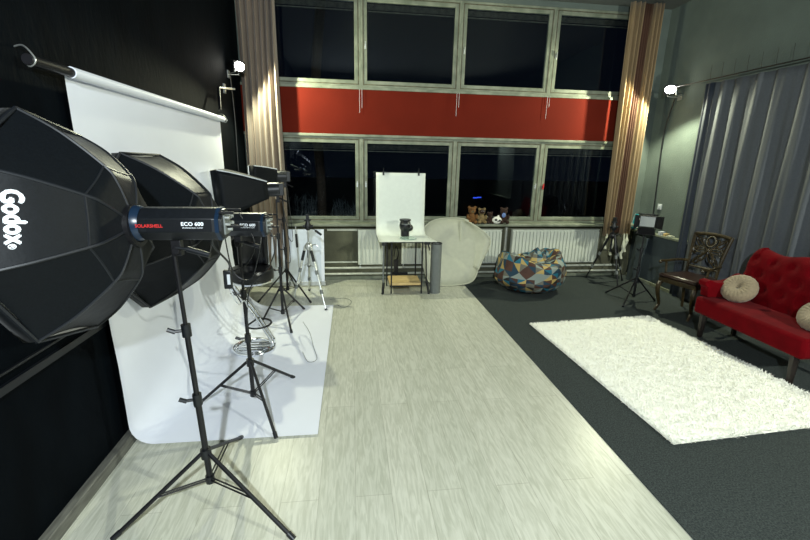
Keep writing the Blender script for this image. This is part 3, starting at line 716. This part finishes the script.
grid(m, shf, 10, 50); o = put('white_sweep', m, 'sheet', pt); solid(o, .003)
m = B()
for x in (-.0, .60): box(m, (x+.0, .585, .70), (x+.016, .601, 1.55))
for x in (.0, .60): box(m, (x, .48, .70), (x+.016, .601, .716))
box(m, (.0, .585, 1.54), (.616, .601, 1.556)); box(m, (0, .47, .69), (.616, .49, .706)); put('rear_upright', m, 'black_metal', pt)
for x in (.07, .555):
    m = B(); box(m, (x-.012, .56, 1.545), (x+.012, .60, 1.59)); tube(m, [(x, .565, 1.56), (x, .56, 1.64)], .006, 6); put('clip', m, 'black_plastic', pt)
m = B(); tube(m, [(.04, .10, .03), (.045, .10, .72)], .013, 10); q = put('support_pole', m, 'grey_tube', pt)
m = B(); cyl(m, (.035, .10, .0), (.045, .10, .16), .018, n=10); box(m, (.02, .07, .67), (.075, .12, .73)); put('pole_clamp', m, 'black_plastic', q)
m = B(); tube(m, [(.60, .10, .72), (.63, .10, .12)], .009, 10); tube(m, [(.62, .10, .72), (.655, .08, .60)], .009, 8); q = put('support_pole', m, 'black_metal', pt)
m = B(); cyl(m, (.625, .10, .20), (.66, .07, .0), .015, n=10); box(m, (.58, .07, .68), (.66, .12, .73)); put('pole_clamp', m, 'black_plastic', q)
gp = thing('glass_plate', 'round clear glass plate lying on the white sheet of the product table', 'plate', (.73, 5.36, .746))
m = B(); lathe(m, [(.02, 0), (.095, .0), (.11, .006), (.11, .014), (.02, .010)], n=32); put('dish', m, 'clear', gp)
bh = thing('head_bust', 'glossy black head bust standing on the white sheet of the product table', 'bust', (.705, 5.49, .757)); bh.scale = (1.12, 1.12, 1.15)
m = B(); ball(m, (0, 0, .125), .075, (.92, 1, 1.05)); cyl(m, (0, 0, 0), (0, 0, .1), .052, .05, n=20); ball(m, (.055, -.01, .10), .042); lathe(m, [(.045, .17), (.07, .185), (.068, .20), (.03, .205)], n=20)
o = put('head', m, 'leather', bh); r = o.modifiers.new('r', 'REMESH'); r.mode = 'VOXEL'; r.voxel_size = .006; r.use_smooth_shade = True; MTb = MT['black_leather']; o.data.materials[0] = MTb
m = B(); tube(m, [(-.05, -.062, .15), (0, -.078, .15), (.06, -.055, .15)], .006, 6); put('eye_band', m, 'grey_tube', bh)

gt = thing('cardboard_tube', 'tall grey tube standing between the product table and the cream reflector', 'tube', (1.115, 5.34, 0))
m = B(); lathe(m, [(.073, 0), (.073, .69), (.065, .69), (.065, .05), (.001, .05)], n=32); put('tube_wall', m, 'grey_tube', gt)
m = B(); lathe(m, [(.0735, .68), (.075, .68), (.075, .692), (.064, .692), (.064, .68)], n=32, cap=False); put('tube_rim', m, 'black_plastic', gt)

# power strip boxes under the table
m = B(); box(m, (.60, 5.83, .12), (.66, 5.89, .34)); box(m, (.55, 5.82, .12), (.80, 5.88, .15)); tube(m, cat([(.64, 5.85, .34), (.66, 5.84, .45), (.62, 5.83, .55), (.60, 5.86, .40)], 6), .007, 6); box(m, (.62, 5.84, 0), (.64, 5.86, .14))
tag(put('valve_manifold', m, 'black_metal'), 'dark valve and cable bundle at the wall behind the product table', 'valve')

# ------------------------------------------------------------------ reflector
rf = thing('reflector', 'cream collapsible photo reflector leaning against the radiator beside the grey tube', 'reflector', (0, 0, 0))
out = cat([(.98, 0, .55), (1.02, 0, .80), (1.22, 0, .93), (1.60, 0, .94), (1.76, 0, .84), (1.83, 0, .66), (1.82, 0, .28), (1.74, 0, .08), (1.55, 0, .02), (1.22, 0, .02), (1.05, 0, .12)], 8, closed=True)
def rp(p): return Vector((p[0], 5.60+.30*p[2], p[2]))
cc = Vector((1.42, 0, .48)); m = B(); ctr = m.verts.new(rp(cc)+Vector((0, .03, 0))); prev = None; rings = []
for s in (.25, .5, .75, 1): rings.append([m.verts.new(rp(cc.lerp(p, s))+Vector((0, .03*(1-s*s), 0))) for p in out])
for j in range(len(out)): m.faces.new((ctr, rings[0][j], rings[0][(j+1) % len(out)]))
for a, b in zip(rings, rings[1:]):
    for j in range(len(out)): m.faces.new((a[j], a[(j+1) % len(out)], b[(j+1) % len(out)], b[j]))
o = put('fabric', m, 'cream_cloth', rf); solid(o, .003)
m = B(); tube(m, [rp(p) for p in out], .009, 8, closed=True); put('steel_rim', m, 'cream_cloth', rf)
m = B()
fl = [(1.60, .94), (1.84, .80), (1.98, .64), (1.88, .42), (1.80, .24)]
def flp(u, v):
    i = u*(len(fl)-1); k = min(int(i), len(fl)-2); t = i-k; x = fl[k][0]*(1-t)+fl[k+1][0]*t; z = fl[k][1]*(1-t)+fl[k+1][1]*t
    a = Vector((1.55+.0*u, 5.66+.30*.5, .92-.6*u)); b = Vector((x, 5.56+.2*z, z)); return b.lerp(a, v)+Vector((0, .05*sin(pi*v), 0))
grid(m, flp, 16, 6); o = put('folded_flap', m, 'cream_cloth', rf); solid(o, .004)
m = B(); tube(m, cat([(x, 5.56+.2*z, z) for x, z in fl], 6), .009, 8); put('flap_rim', m, 'cream_cloth', rf)

# ------------------------------------------------------------------ plush toys on the sill
def toy(name, label, x, z0, sc, mname, extras):
    T = thing(name, label, 'plush toy', (x, 5.945, .862), 0, 'plush toys on the window sill'); T.scale = (sc, sc, sc)
    m = B(); ball(m, (0, .0, .075), .06, (1, .8, 1.2)); ball(m, (0, 0, .18), .052, (1.05, .9, 1)); 
    for s in (-1, 1):
        ball(m, (s*.042, 0, .225), .02); ball(m, (s*.065, -.025, .10), .024, (.8, 1, 1.6)); ball(m, (s*.045, -.055, .028), .03, (.9, 1.4, .9))
    o = put('body', m, mname, T); r = o.modifiers.new('r', 'REMESH'); r.mode = 'VOXEL'; r.voxel_size = .006; r.use_smooth_shade = True
    for nm, c, r_, s_, mm in extras:
        m = B(); ball(m, c, r_, s_, 10); put(nm, m, mm, T)
    return T
fc = [('muzzle', (0, -.045, .17), .022, (1, .8, .8), 'tanplush'), ('nose', (0, -.064, .176), .007, (1.3, 1, 1), 'black_plastic'), ('eye', (-.018, -.045, .197), .006, (1, 1, 1), 'black_plastic'), ('eye', (.018, -.045, .197), .006, (1, 1, 1), 'black_plastic')]
toy('teddy_bear', 'golden brown teddy bear, leftmost of the plush toys on the window sill', 1.75, 0, 1.05, 'teddy', fc)
toy('plush_toy', 'small tan plush toy with a dark face, second from left on the sill', 1.90, 0, .95, 'tanplush', [('dark_face', (0, -.015, .185), .047, (1, .9, .85), 'darkplush'), ('eye', (-.016, -.055, .197), .006, (1, 1, 1), 'silver'), ('eye', (.016, -.055, .197), .006, (1, 1, 1), 'silver')])
toy('plush_toy', 'dark brown plush toy behind the panda head on the window sill', 2.03, 0, .72, 'darkplush', fc[1:])
toy('teddy_bear', 'dark reddish brown bear with a blue bow, rightmost toy on the sill', 2.24, 0, 1.0, 'darkplush', [('bow', (-.015, -.05, .13), .022, (1.4, .6, 1.6), 'blue_ribbon')]+fc[1:])
pn = thing('panda_toy', 'white panda head plush with black eye patches lying on the sill', 'plush toy', (2.125, 5.90, .862), 0, 'plush toys on the window sill')
m = B(); ball(m, (0, 0, .055), .065, (1.1, .75, .85)); ball(m, (.02, 0, .11), .02, (.8, .8, 1)); put('head', m, 'whiteplush', pn)
for nm, c, r_, s_ in (('eye_patch', (-.028, -.045, .066), .018, (1.2, .6, .9)), ('eye_patch', (.030, -.045, .055), .017, (1.2, .6, .9)), ('ear', (-.055, .01, .10), .02, (1, .8, 1)), ('nose', (.003, -.05, .045), .008, (1.2, .8, 1))):
    m = B(); ball(m, c, r_, s_, 10); put(nm, m, 'black_plastic', pn)

# ------------------------------------------------------------------ beanbag
bb = thing('beanbag', 'patchwork beanbag with teal, yellow, brown and grey triangles in front of the wide radiator', 'beanbag', (2.47, 5.36, .007))
m = B(); nu, nv = 72, 30; uvl = m.loops.layers.uv.new('UVMap')
def bbp(u, v):
    a = 2*pi*u; th = pi*v
    r = .50*max(0, sin(th))**.72; z = .225+.235*cos(th)*(1 if v > .5 else 1+.25*sin(th))
    n1 = NZ.noise(Vector((cos(a)*1.6, sin(a)*1.6, v*4))); n2 = NZ.noise(Vector((cos(a)*4, sin(a)*4, v*7+5)))
    r *= 1+.09*n1+.05*n2+.03*sin(5*a+v*5)*sin(th)
    if v < .42:
        k = (.42-v)/.42; z += -.16*k**1.3+.10*sin(pi*min(1, k*1.4))*(.6+.6*sin(2*a+1)); 
    return Vector((r*cos(a), r*sin(a)*.86, max(z+.02*n2, 0)*1.17))
vs = [[m.verts.new(bbp(i/nu, j/nv)) for j in range(nv+1)] for i in range(nu)]
for i in range(nu):
    for j in range(nv):
        f = m.faces.new((vs[i][j], vs[(i+1) % nu][j], vs[(i+1) % nu][j+1], vs[i][j+1]))
        for l, (uu, vv) in zip(f.loops, ((i, j), (i+1, j), (i+1, j+1), (i, j+1))): l[uvl].uv = (uu/nu, vv/nv)
m.faces.new([vs[i][0] for i in range(nu)][::-1]); m.faces.new([vs[i][nv] for i in range(nu)])
put('bag', m, 'patch', bb)
for nm, (x, y, z, h, r0) in (('gathered_corner', (.08, .05, .40, .22, .15)), ('gathered_corner', (.24, .10, .38, .20, .11))):
    m = B(); uvl = m.loops.layers.uv.new('UVMap'); n = 16; rings = []
    for k in range(7):
        t = k/6; r = r0*(1-t)**.8+.006; rings.append([m.verts.new((x+t*.02+r*cos(2*pi*j/n)*(1+.2*sin(j*2)), y+r*sin(2*pi*j/n), z+h*t-.02)) for j in range(n)])
    for k in range(6):
        for j in range(n):
            f = m.faces.new((rings[k][j], rings[k][(j+1) % n], rings[k+1][(j+1) % n], rings[k+1][j]))
            for l, (uu, vv) in zip(f.loops, ((j, k), (j+1, k), (j+1, k+1), (j, k+1))): l[uvl].uv = (uu/n*.25, vv/6*.35)
    m.faces.new(rings[-1]); put(nm, m, 'patch', bb)

# ------------------------------------------------------------------ rug
rg = thing('fur_rug', 'white shaggy fur rug lying on the dark carpet in front of the sofa', 'rug', (0, 0, .007))
c0, c1, c2, c3 = Vector((1.95, 4.08, 0)), Vector((3.46, 4.20, 0)), Vector((3.60, 2.16, 0)), Vector((2.04, 2.06, 0))
def rq(u, v, z=0):
    e = .012
    p = c3.lerp(c0, v).lerp(c2.lerp(c1, v), u); p.z = z; return p
m = B()
def rf_(u, v):
    ed = min(u, 1-u, v, 1-v); h = .022*min(1, ed/.02)**.5
    p = rq(u, v); n_ = NZ.noise(p*14)+.6*NZ.noise(p*31); p.z = max(.001, h*(1+.45*n_)); 
    return p
grid(m, rf_, 120, 160); rug_base = put('pile_base', m, 'fur', rg)
m = B()
for _ in range(26000):
    u, v = random.random(), random.random()
    if random.random() < .16:
        s = random.randrange(4)
        if s == 0: u = random.random()*.012
        elif s == 1: u = 1-random.random()*.012
        elif s == 2: v = random.random()*.01
        else: v = 1-random.random()*.01
    p = rf_(u, v); a = random.random()*2*pi; l = .018+.022*random.random(); t = Vector((cos(a), sin(a), .35+.9*random.random())).normalized()*l
    b = Vector((-sin(a), cos(a), 0))*.0035; p.z -= .004
    p.z = max(p.z, .002)
    mid = p+t*.6; m.faces.new((m.verts.new(p-b), m.verts.new(p+b), m.verts.new(mid+b*.7), m.verts.new(p+t+Vector((0, 0, -.002))), m.verts.new(mid-b*.7)))
f_ = put('fur_tufts', m, 'fur', rg, smooth=False); f_['kind'] = 'stuff'

# ------------------------------------------------------------------ sofa
sf = thing('sofa', 'red velvet button-tufted sofa with black legs along the grey curtain', 'sofa', (3.575, 3.73, .007), radians(-1.5))
# local: x from front (0) to back (.55), y from 0 (far arm) to -1.85
m = B(); box(m, (0, -1.13, .25), (.50, 0, .43)); put('seat', m, 'velvet', sf, bevel=.03)
m = B()
LW = 1.13
def backp(u, v, front=True):
    y = -.02-(LW-.04)*u; prof = .48+.030*cos(2*pi*u*2)-.0; edge = min(u, 1-u)*LW
    top = (.94+.022*cos(4*pi*u)) if edge > .10 else (.94+.022)-.12*(1-math.sqrt(max(0, 1-((.10-edge)/.10)**2)))
    z = .38+(top-.38)*v; x = .42+.10*v
    if front:
        # diamond tufting
        gy = y/.19; gz = (z-.44)/.135; dm = 1
        for oy, oz in ((0, 0), (.5, .5)):
            dy = (gy+oy-round(gy+oy))*.19; dz = (gz/2+oz-round(gz/2+oz))*.27; dd = math.sqrt(dy*dy+dz*dz); dm = min(dm, dd)
        k = max(0, 1-dm/.075); x += .026*k**1.6; x -= .02*(1-abs(2*v-1)**4)
        x += .025*(1-math.sqrt(max(0, 1-max(0, (v-.85)/.15)**2)))
    return Vector((x, y, z))
grid(m, lambda u, v: backp(u, v), 120, 60)
put_front = m
grid(m, lambda u, v: backp(u, v, False)+Vector((.08-.01*max(0, (v-.85)/.15)**2, 0, 0)), 60, 10)
def bridge(pa, pb, n): grid(m, lambda u, v: pa(u).lerp(pb(u), v), n, 3)
bridge(lambda u: backp(u, 1), lambda u: backp(u, 1, False)+Vector((.07, 0, 0)), 120)
bridge(lambda u: backp(0, u), lambda u: backp(0, u, False)+Vector((.08-.01*max(0, (u-.85)/.15)**2, 0, 0)), 60)
bridge(lambda u: backp(1, u), lambda u: backp(1, u, False)+Vector((.08-.01*max(0, (u-.85)/.15)**2, 0, 0)), 60)
put('backrest', m, 'velvet', sf)
m = B()
k = 0
for j in range(4):
    for i in range(10):
        y = -(.19*(i+(.5 if j % 2 else 1))); z = .44+.135*j
        if -LW+.1 < y < -.06 and z < .9:
            v = (z-.38)/.56; ball(m, (.42+.10*v+.016, y, z), .008, (.6, 1, 1), 8)
bt = put('button_row', m, 'velvet', sf)
for s, y0 in ((1, .0), (-1, -1.13)):
    m = B(); ya, yb = (-.09, .02) if s > 0 else (-1.16, -1.085)
    pr = cat([(.03, .43), (.03, .55), (.015, .59), (.05, .625), (.12, .62), (.30, .60), (.44, .66), (.46, .43)] and [(.06, 0, .43), (.05, 0, .52), (.015, 0, .56), (.02, 0, .60), (.07, 0, .615), (.15, 0, .59), (.30, 0, .60), (.46, 0, .66), (.50, 0, .43)], 5)
    prism(m, [(p.x if s > 0 else .20+p.x*.6, ya, p.z) for p in pr], (0, yb-ya, 0)); put('armrest', m, 'velvet', sf, bevel=.02)
for x, y, dx, dy in ((.06, -.09, -.0, .0), (.07, -1.03, -.01, -.02), (.44, -.10, .03, .03), (.44, -1.02, .03, -.03)):
    m = B(); tube(m, [(x, y, .30), (x+dx*.3, y+dy*.3, .15), (x+dx, y+dy, 0)], [.040, .032, .024], 6); put('leg', m, 'dark_wood', sf)

def cushion(loc, R, h, label, tilt):
    T = thing('round_cushion', label, 'cushion', loc, 0, 'round beige cushions on the sofa'); T.rotation_euler = tilt
    def fn(r, z, a):
        k = (r/R); return r*(1+.012*cos(20*a)*k), z*(1-.05*(1+cos(20*a))*min(1, k*1.4))
    prof = [(.002, -h*.35), (R*.25, -h*.42), (R*.6, -h*.5), (R*.9, -h*.36), (R, -h*.05), (R*.97, h*.2), (R*.8, h*.46), (R*.5, h*.5), (R*.22, h*.36), (R*.06, h*.12), (.002, h*.10)]
    pp = [(q.x, q.y) for q in cat([(a, b, 0) for a, b in prof], 4)]
    m = B(); lathe(m, [(max(a, .001), b) for a, b in pp], n=80, fn=fn); put('cover', m, 'cushion', T)
    m = B(); ball(m, (0, 0, h*.13), .016, (1, 1, .6), 8); put('button', m, 'cushion', T)
    return T
cushion((3.865, 3.54, .565), .155, .13, 'round beige cushion with a centre button by the far end of the sofa', (radians(12), radians(-48), 0))
cushion((3.87, 2.79, .555), .15, .13, 'round beige cushion at the near end of the sofa, cut by the picture edge', (0, radians(-50), 0))

# ------------------------------------------------------------------ ornate armchair
ch = thing('armchair', 'ornate antique gold wooden armchair with a dark leather seat beside the sofa', 'chair', (3.795, 4.245, .007), radians(15.5))
# local x: depth from front 0 to back; local y: width +-.23
def leg(pts, rs, nm='leg'):
    m = B(); tube(m, cat(pts, 6), rs, 8); return put(nm, m, 'antique', ch)
def lr(a, b, c, n): 
    return [a+(b-a)*i/(n*.5) if i < n*.5 else b+(c-b)*(i-n*.5)/(n*.5) for i in range(n)]
for s in (-1, 1):
    leg([(0.02, s*.20, .40), (-.02, s*.215, .30), (.01, s*.205, .16), (.03, s*.20, .08), (-.02, s*.21, .0)], lr(.030, .021, .014, 25))
    leg([(.40, s*.17, .42), (.41, s*.17, .25), (.45, s*.175, .0)], lr(.022, .018, .015, 13))
    m = B(); tube(m, cat([(.40, s*.17, .40), (.41, s*.18, .60), (.45, s*.195, .80), (.49, s*.21, .955)], 6), .017, 8); put('back_post', m, 'antique', ch)
    m = B(); tube(m, cat([(.42, s*.19, .610), (.30, s*.235, .620), (.12, s*.25, .615), (.02, s*.25, .620), (-.005, s*.25, .610)], 6), .015, 8); ball(m, (0, s*.25, .610), .02); put('armrest', m, 'antique', ch)
    m = B(); tube(m, cat([(.10, s*.25, .610), (.11, s*.245, .55), (.09, s*.22, .44)], 6), .013, 8); put('arm_support', m, 'antique', ch)
m = B(); prism(m, [(-.02, -.225, .375), (-.02, .225, .375), (.42, .185, .375), (.42, -.185, .375)], (0, 0, .055)); put('seat_frame', m, 'antique', ch, bevel=.006)
m = B(); prism(m, [(-.03, -.235, .43), (-.035, 0, .43), (-.03, .235, .43), (.40, .185, .43), (.40, -.185, .43)], (0, 0, .05)); put('seat_cushion', m, 'leather', ch, bevel=.022)
def bp(y, z, dx=0): # point on the back plane
    return Vector((.41+.09*max(0, (z-.5)/.48)**1.2+dx, y, z))
m = B(); tube(m, [bp(-.21, .94), bp(-.1, .955), bp(0, .96), bp(.1, .955), bp(.21, .94)], .020, 8); put('top_rail', m, 'antique', ch)
m = B(); tube(m, [bp(-.18, .555), bp(.18, .555)], .017, 8); put('lower_rail', m, 'antique', ch)
m = B()
def loop(cy, cz, a, b, rot, r=.0075):
    tube(m, [bp(cy+a*cos(t)*cos(rot)-b*sin(t)*sin(rot), cz+a*cos(t)*sin(rot)+b*sin(t)*cos(rot)) for t in [2*pi*k/28 for k in range(28)]], r, 6, closed=True)
loop(0, .875, .05, .06, 0, .011)
for k in range(6): an = pi/2+pi/6+k*pi/3; loop(.085*cos(an)*1.05, .765+.085*sin(an), .075, .03, an)
for s in (-1, 1):
    loop(s*.125, .86, .06, .03, s*.9); loop(s*.10, .64, .055, .03, -s*.9); loop(s*.15, .76, .045, .025, pi/2)
    tube(m, [bp(0, .765), bp(s*.19, .925)], .008, 6); tube(m, [bp(0, .765), bp(s*.165, .58)], .008, 6); tube(m, [bp(0, .765), bp(s*.175, .765)], .007, 6)
ball(m, bp(0, .765), .022); put('carved_splat', m, 'antique', ch)

# ------------------------------------------------------------------ barn door light on stand
c = (3.69, 4.80, .007)
stand(c, .96, rel(c, [(3.50, 5.12), (3.38, 4.56), (3.96, 4.74)]), .30, 'black light stand holding the barn door lamp beside the armchair', low=.06)
bl = thing('barn_door_light', 'black studio lamp with open barn doors and a grey screen on a stand', 'studio lamp', (3.71, 4.80, 1.06), radians(-42), 'barn door lamps'); bl.scale = (1.05, 1.05, 1.10)
m = B(); box(m, (-.085, -.03, -.065), (.085, .07, .07)); put('housing', m, 'black_metal', bl, bevel=.006)
m = B(); box(m, (-.078, -.036, -.055), (.078, -.03, .058)); put('screen', m, 'grey_screen', bl)
def door(pts, t=(0, .003, 0)): m = B(); prism(m, pts, t); put('barn_door', m, 'black_metal', bl)
door([(.088, -.03, .068), (.165, -.11, .075), (.165, -.11, -.07), (.088, -.03, -.062)], (.003, .003, 0))
door([(-.088, -.03, .068), (-.13, -.11, .075), (-.13, -.11, -.09), (-.088, -.03, -.062)], (-.003, .003, 0))
door([(-.085, -.03, .072), (.085, -.03, .072), (.12, -.12, .095), (-.11, -.12, .095)], (0, 0, .003))
door([(-.085, -.03, -.067), (.085, -.03, -.067), (.11, -.11, -.135), (-.10, -.11, -.135)], (0, 0, -.003))
m = B(); tube(m, [(-.095, .02, 0), (-.095, .02, -.09), (0, .02, -.10), (.095, .02, -.09), (.095, .02, 0)], .006, 6); cyl(m, (0, .02, -.13), (0, .02, -.09), .014, n=10); box(m, (-.05, -.0, .07), (.05, .05, .085)); put('yoke', m, 'black_metal', bl)

# iron and small things on the ledge
ir = thing('clothes_iron', 'teal clothes iron standing on its heel on the right wall ledge', 'iron', (4.43, 5.985, .775), radians(20))
m = B(); prof = cat([(-.055, 0, 0), (.055, 0, 0), (.05, 0, .08), (.03, 0, .17), (0, 0, .235), (-.03, 0, .17), (-.05, 0, .08)], 4, closed=True)
prism(m, [(p.x, -.022, p.z) for p in prof], (0, .05, 0)); put('body', m, 'teal', ir, bevel=.006)
m = B(); prism(m, [(p.x*1.08, .028, p.z*1.02) for p in prof], (0, .008, 0)); put('soleplate', m, 'silver', ir)
m = B(); tube(m, cat([(0, -.02, .02), (0, -.075, .04), (0, -.075, .14), (0, -.02, .17)], 6), .012, 8); put('handle', m, 'whiteplush', ir)
for k, (y, z, dx, dy, dz, mm, lb) in enumerate([(5.42, .775, .04, .05, .05, 'tape', 'small pale box on the right wall ledge behind the barn door lamp'), (5.33, .775, .035, .04, .035, 'birch', 'small yellowish box on the right wall ledge next to the pale box'), (5.24, .775, .04, .06, .02, 'cream_cloth', 'flat cream packet on the right wall ledge nearest the grey curtain')]):
    m = B(); box(m, (4.44-dx, y-dy/2, z), (4.44+dx, y+dy/2, z+dz)); box(m, (4.44-dx*.6, y-dy*.3, z+dz), (4.44+dx*.6, y+dy*.3, z+dz+.004)); tag(put('small_box', m, mm, bevel=.003), lb, 'box', 'small things on the wall ledge')
m = B(); box(m, (XR-.012, 5.58, 1.12), (XR, 5.66, 1.20)); box(m, (XR-.02, 5.60, 1.14), (XR-.012, 5.64, 1.18)); tag(put('wall_switch', m, 'tape', bevel=.003), 'small pale switch on the grey wall beside the golden curtain', 'switch')
for y, lb in ((5.72, 'grey panel leaning in the right corner behind the black tripod'),):
    m = B(); box(m, (4.30, 5.55, .008), (4.32, 5.80, .70), Matrix.Rotation(radians(5), 3, 'Y')); tag(put('grey_panel', m, 'wainscot'), lb, 'panel')

# ------------------------------------------------------------------ night outside
struct('ground', box(B(), (-20, YB+.2, -.9), (40, 60, -.8)), 'night_ground')
for k, (x, y, h, sp, lb) in enumerate([(-2.3, 10.5, 1.75, .45, 'frosted bare bush outside the leftmost lower window, left one'), (-1.25, 10.9, 1.65, .45, 'frosted bare bush outside the leftmost lower window, middle one'), (-.1, 10.6, 1.6, .45, 'frosted bare bush outside the leftmost lower window, right one')]):
    m = B(); rnd = random.Random(k)
    for _ in range(70):
        a = rnd.random()*2*pi; r = sp*rnd.random()**.5; p = Vector((.1*cos(a), .1*sin(a), 0)); q = Vector((r*cos(a), r*sin(a), h*(.6+.4*rnd.random()))); mid = p.lerp(q, .5)+Vector((rnd.uniform(-.1, .1),)*3)
        tube(m, [p, mid, q], [.012, .008, .004], 4)
        for _ in range(5):
            s = mid.lerp(q, rnd.random()); tube(m, [s, s+Vector((rnd.uniform(-.15, .15), rnd.uniform(-.15, .15), rnd.uniform(.02, .2)))], [.005, .003], 3)
    tag(put('bush', m, 'twig', loc=(x, y, -.8)), lb, 'bush', 'bushes outside the window')
m = B(); tube(m, cat([(-.75, 10.0, -.8), (-.70, 10.0, 1), (-.78, 10.05, 3), (-.6, 10.1, 5)], 5), .11, 10); tube(m, [(-.72, 10, 2.0), (-.2, 10.2, 3.2)], .04, 6)
tag(put('tree', m, 'bark'), 'brown tree trunk outside the leftmost lower window', 'tree')
light('bush_fill', 'POINT', (-1.0, 9.0, 1.6), 2.0, (.85, .95, 1), shadow_soft_size=.1)  # added light to brighten the bushes; no lamp stands there
m = B(); box(m, (5.92, 20, .0), (6.12, 20.05, .05)); box(m, (6.12, 20, .02), (6.32, 20.05, .07))
tag(put('lit_sign', m, 'blue_lit'), 'small blue lit sign far outside above the plush toys', 'sign')
m = B(); box(m, (6.1, 20.06, -.8), (6.13, 20.09, .03)); put('post', m, 'night_ground', bpy.data.objects['lit_sign'])
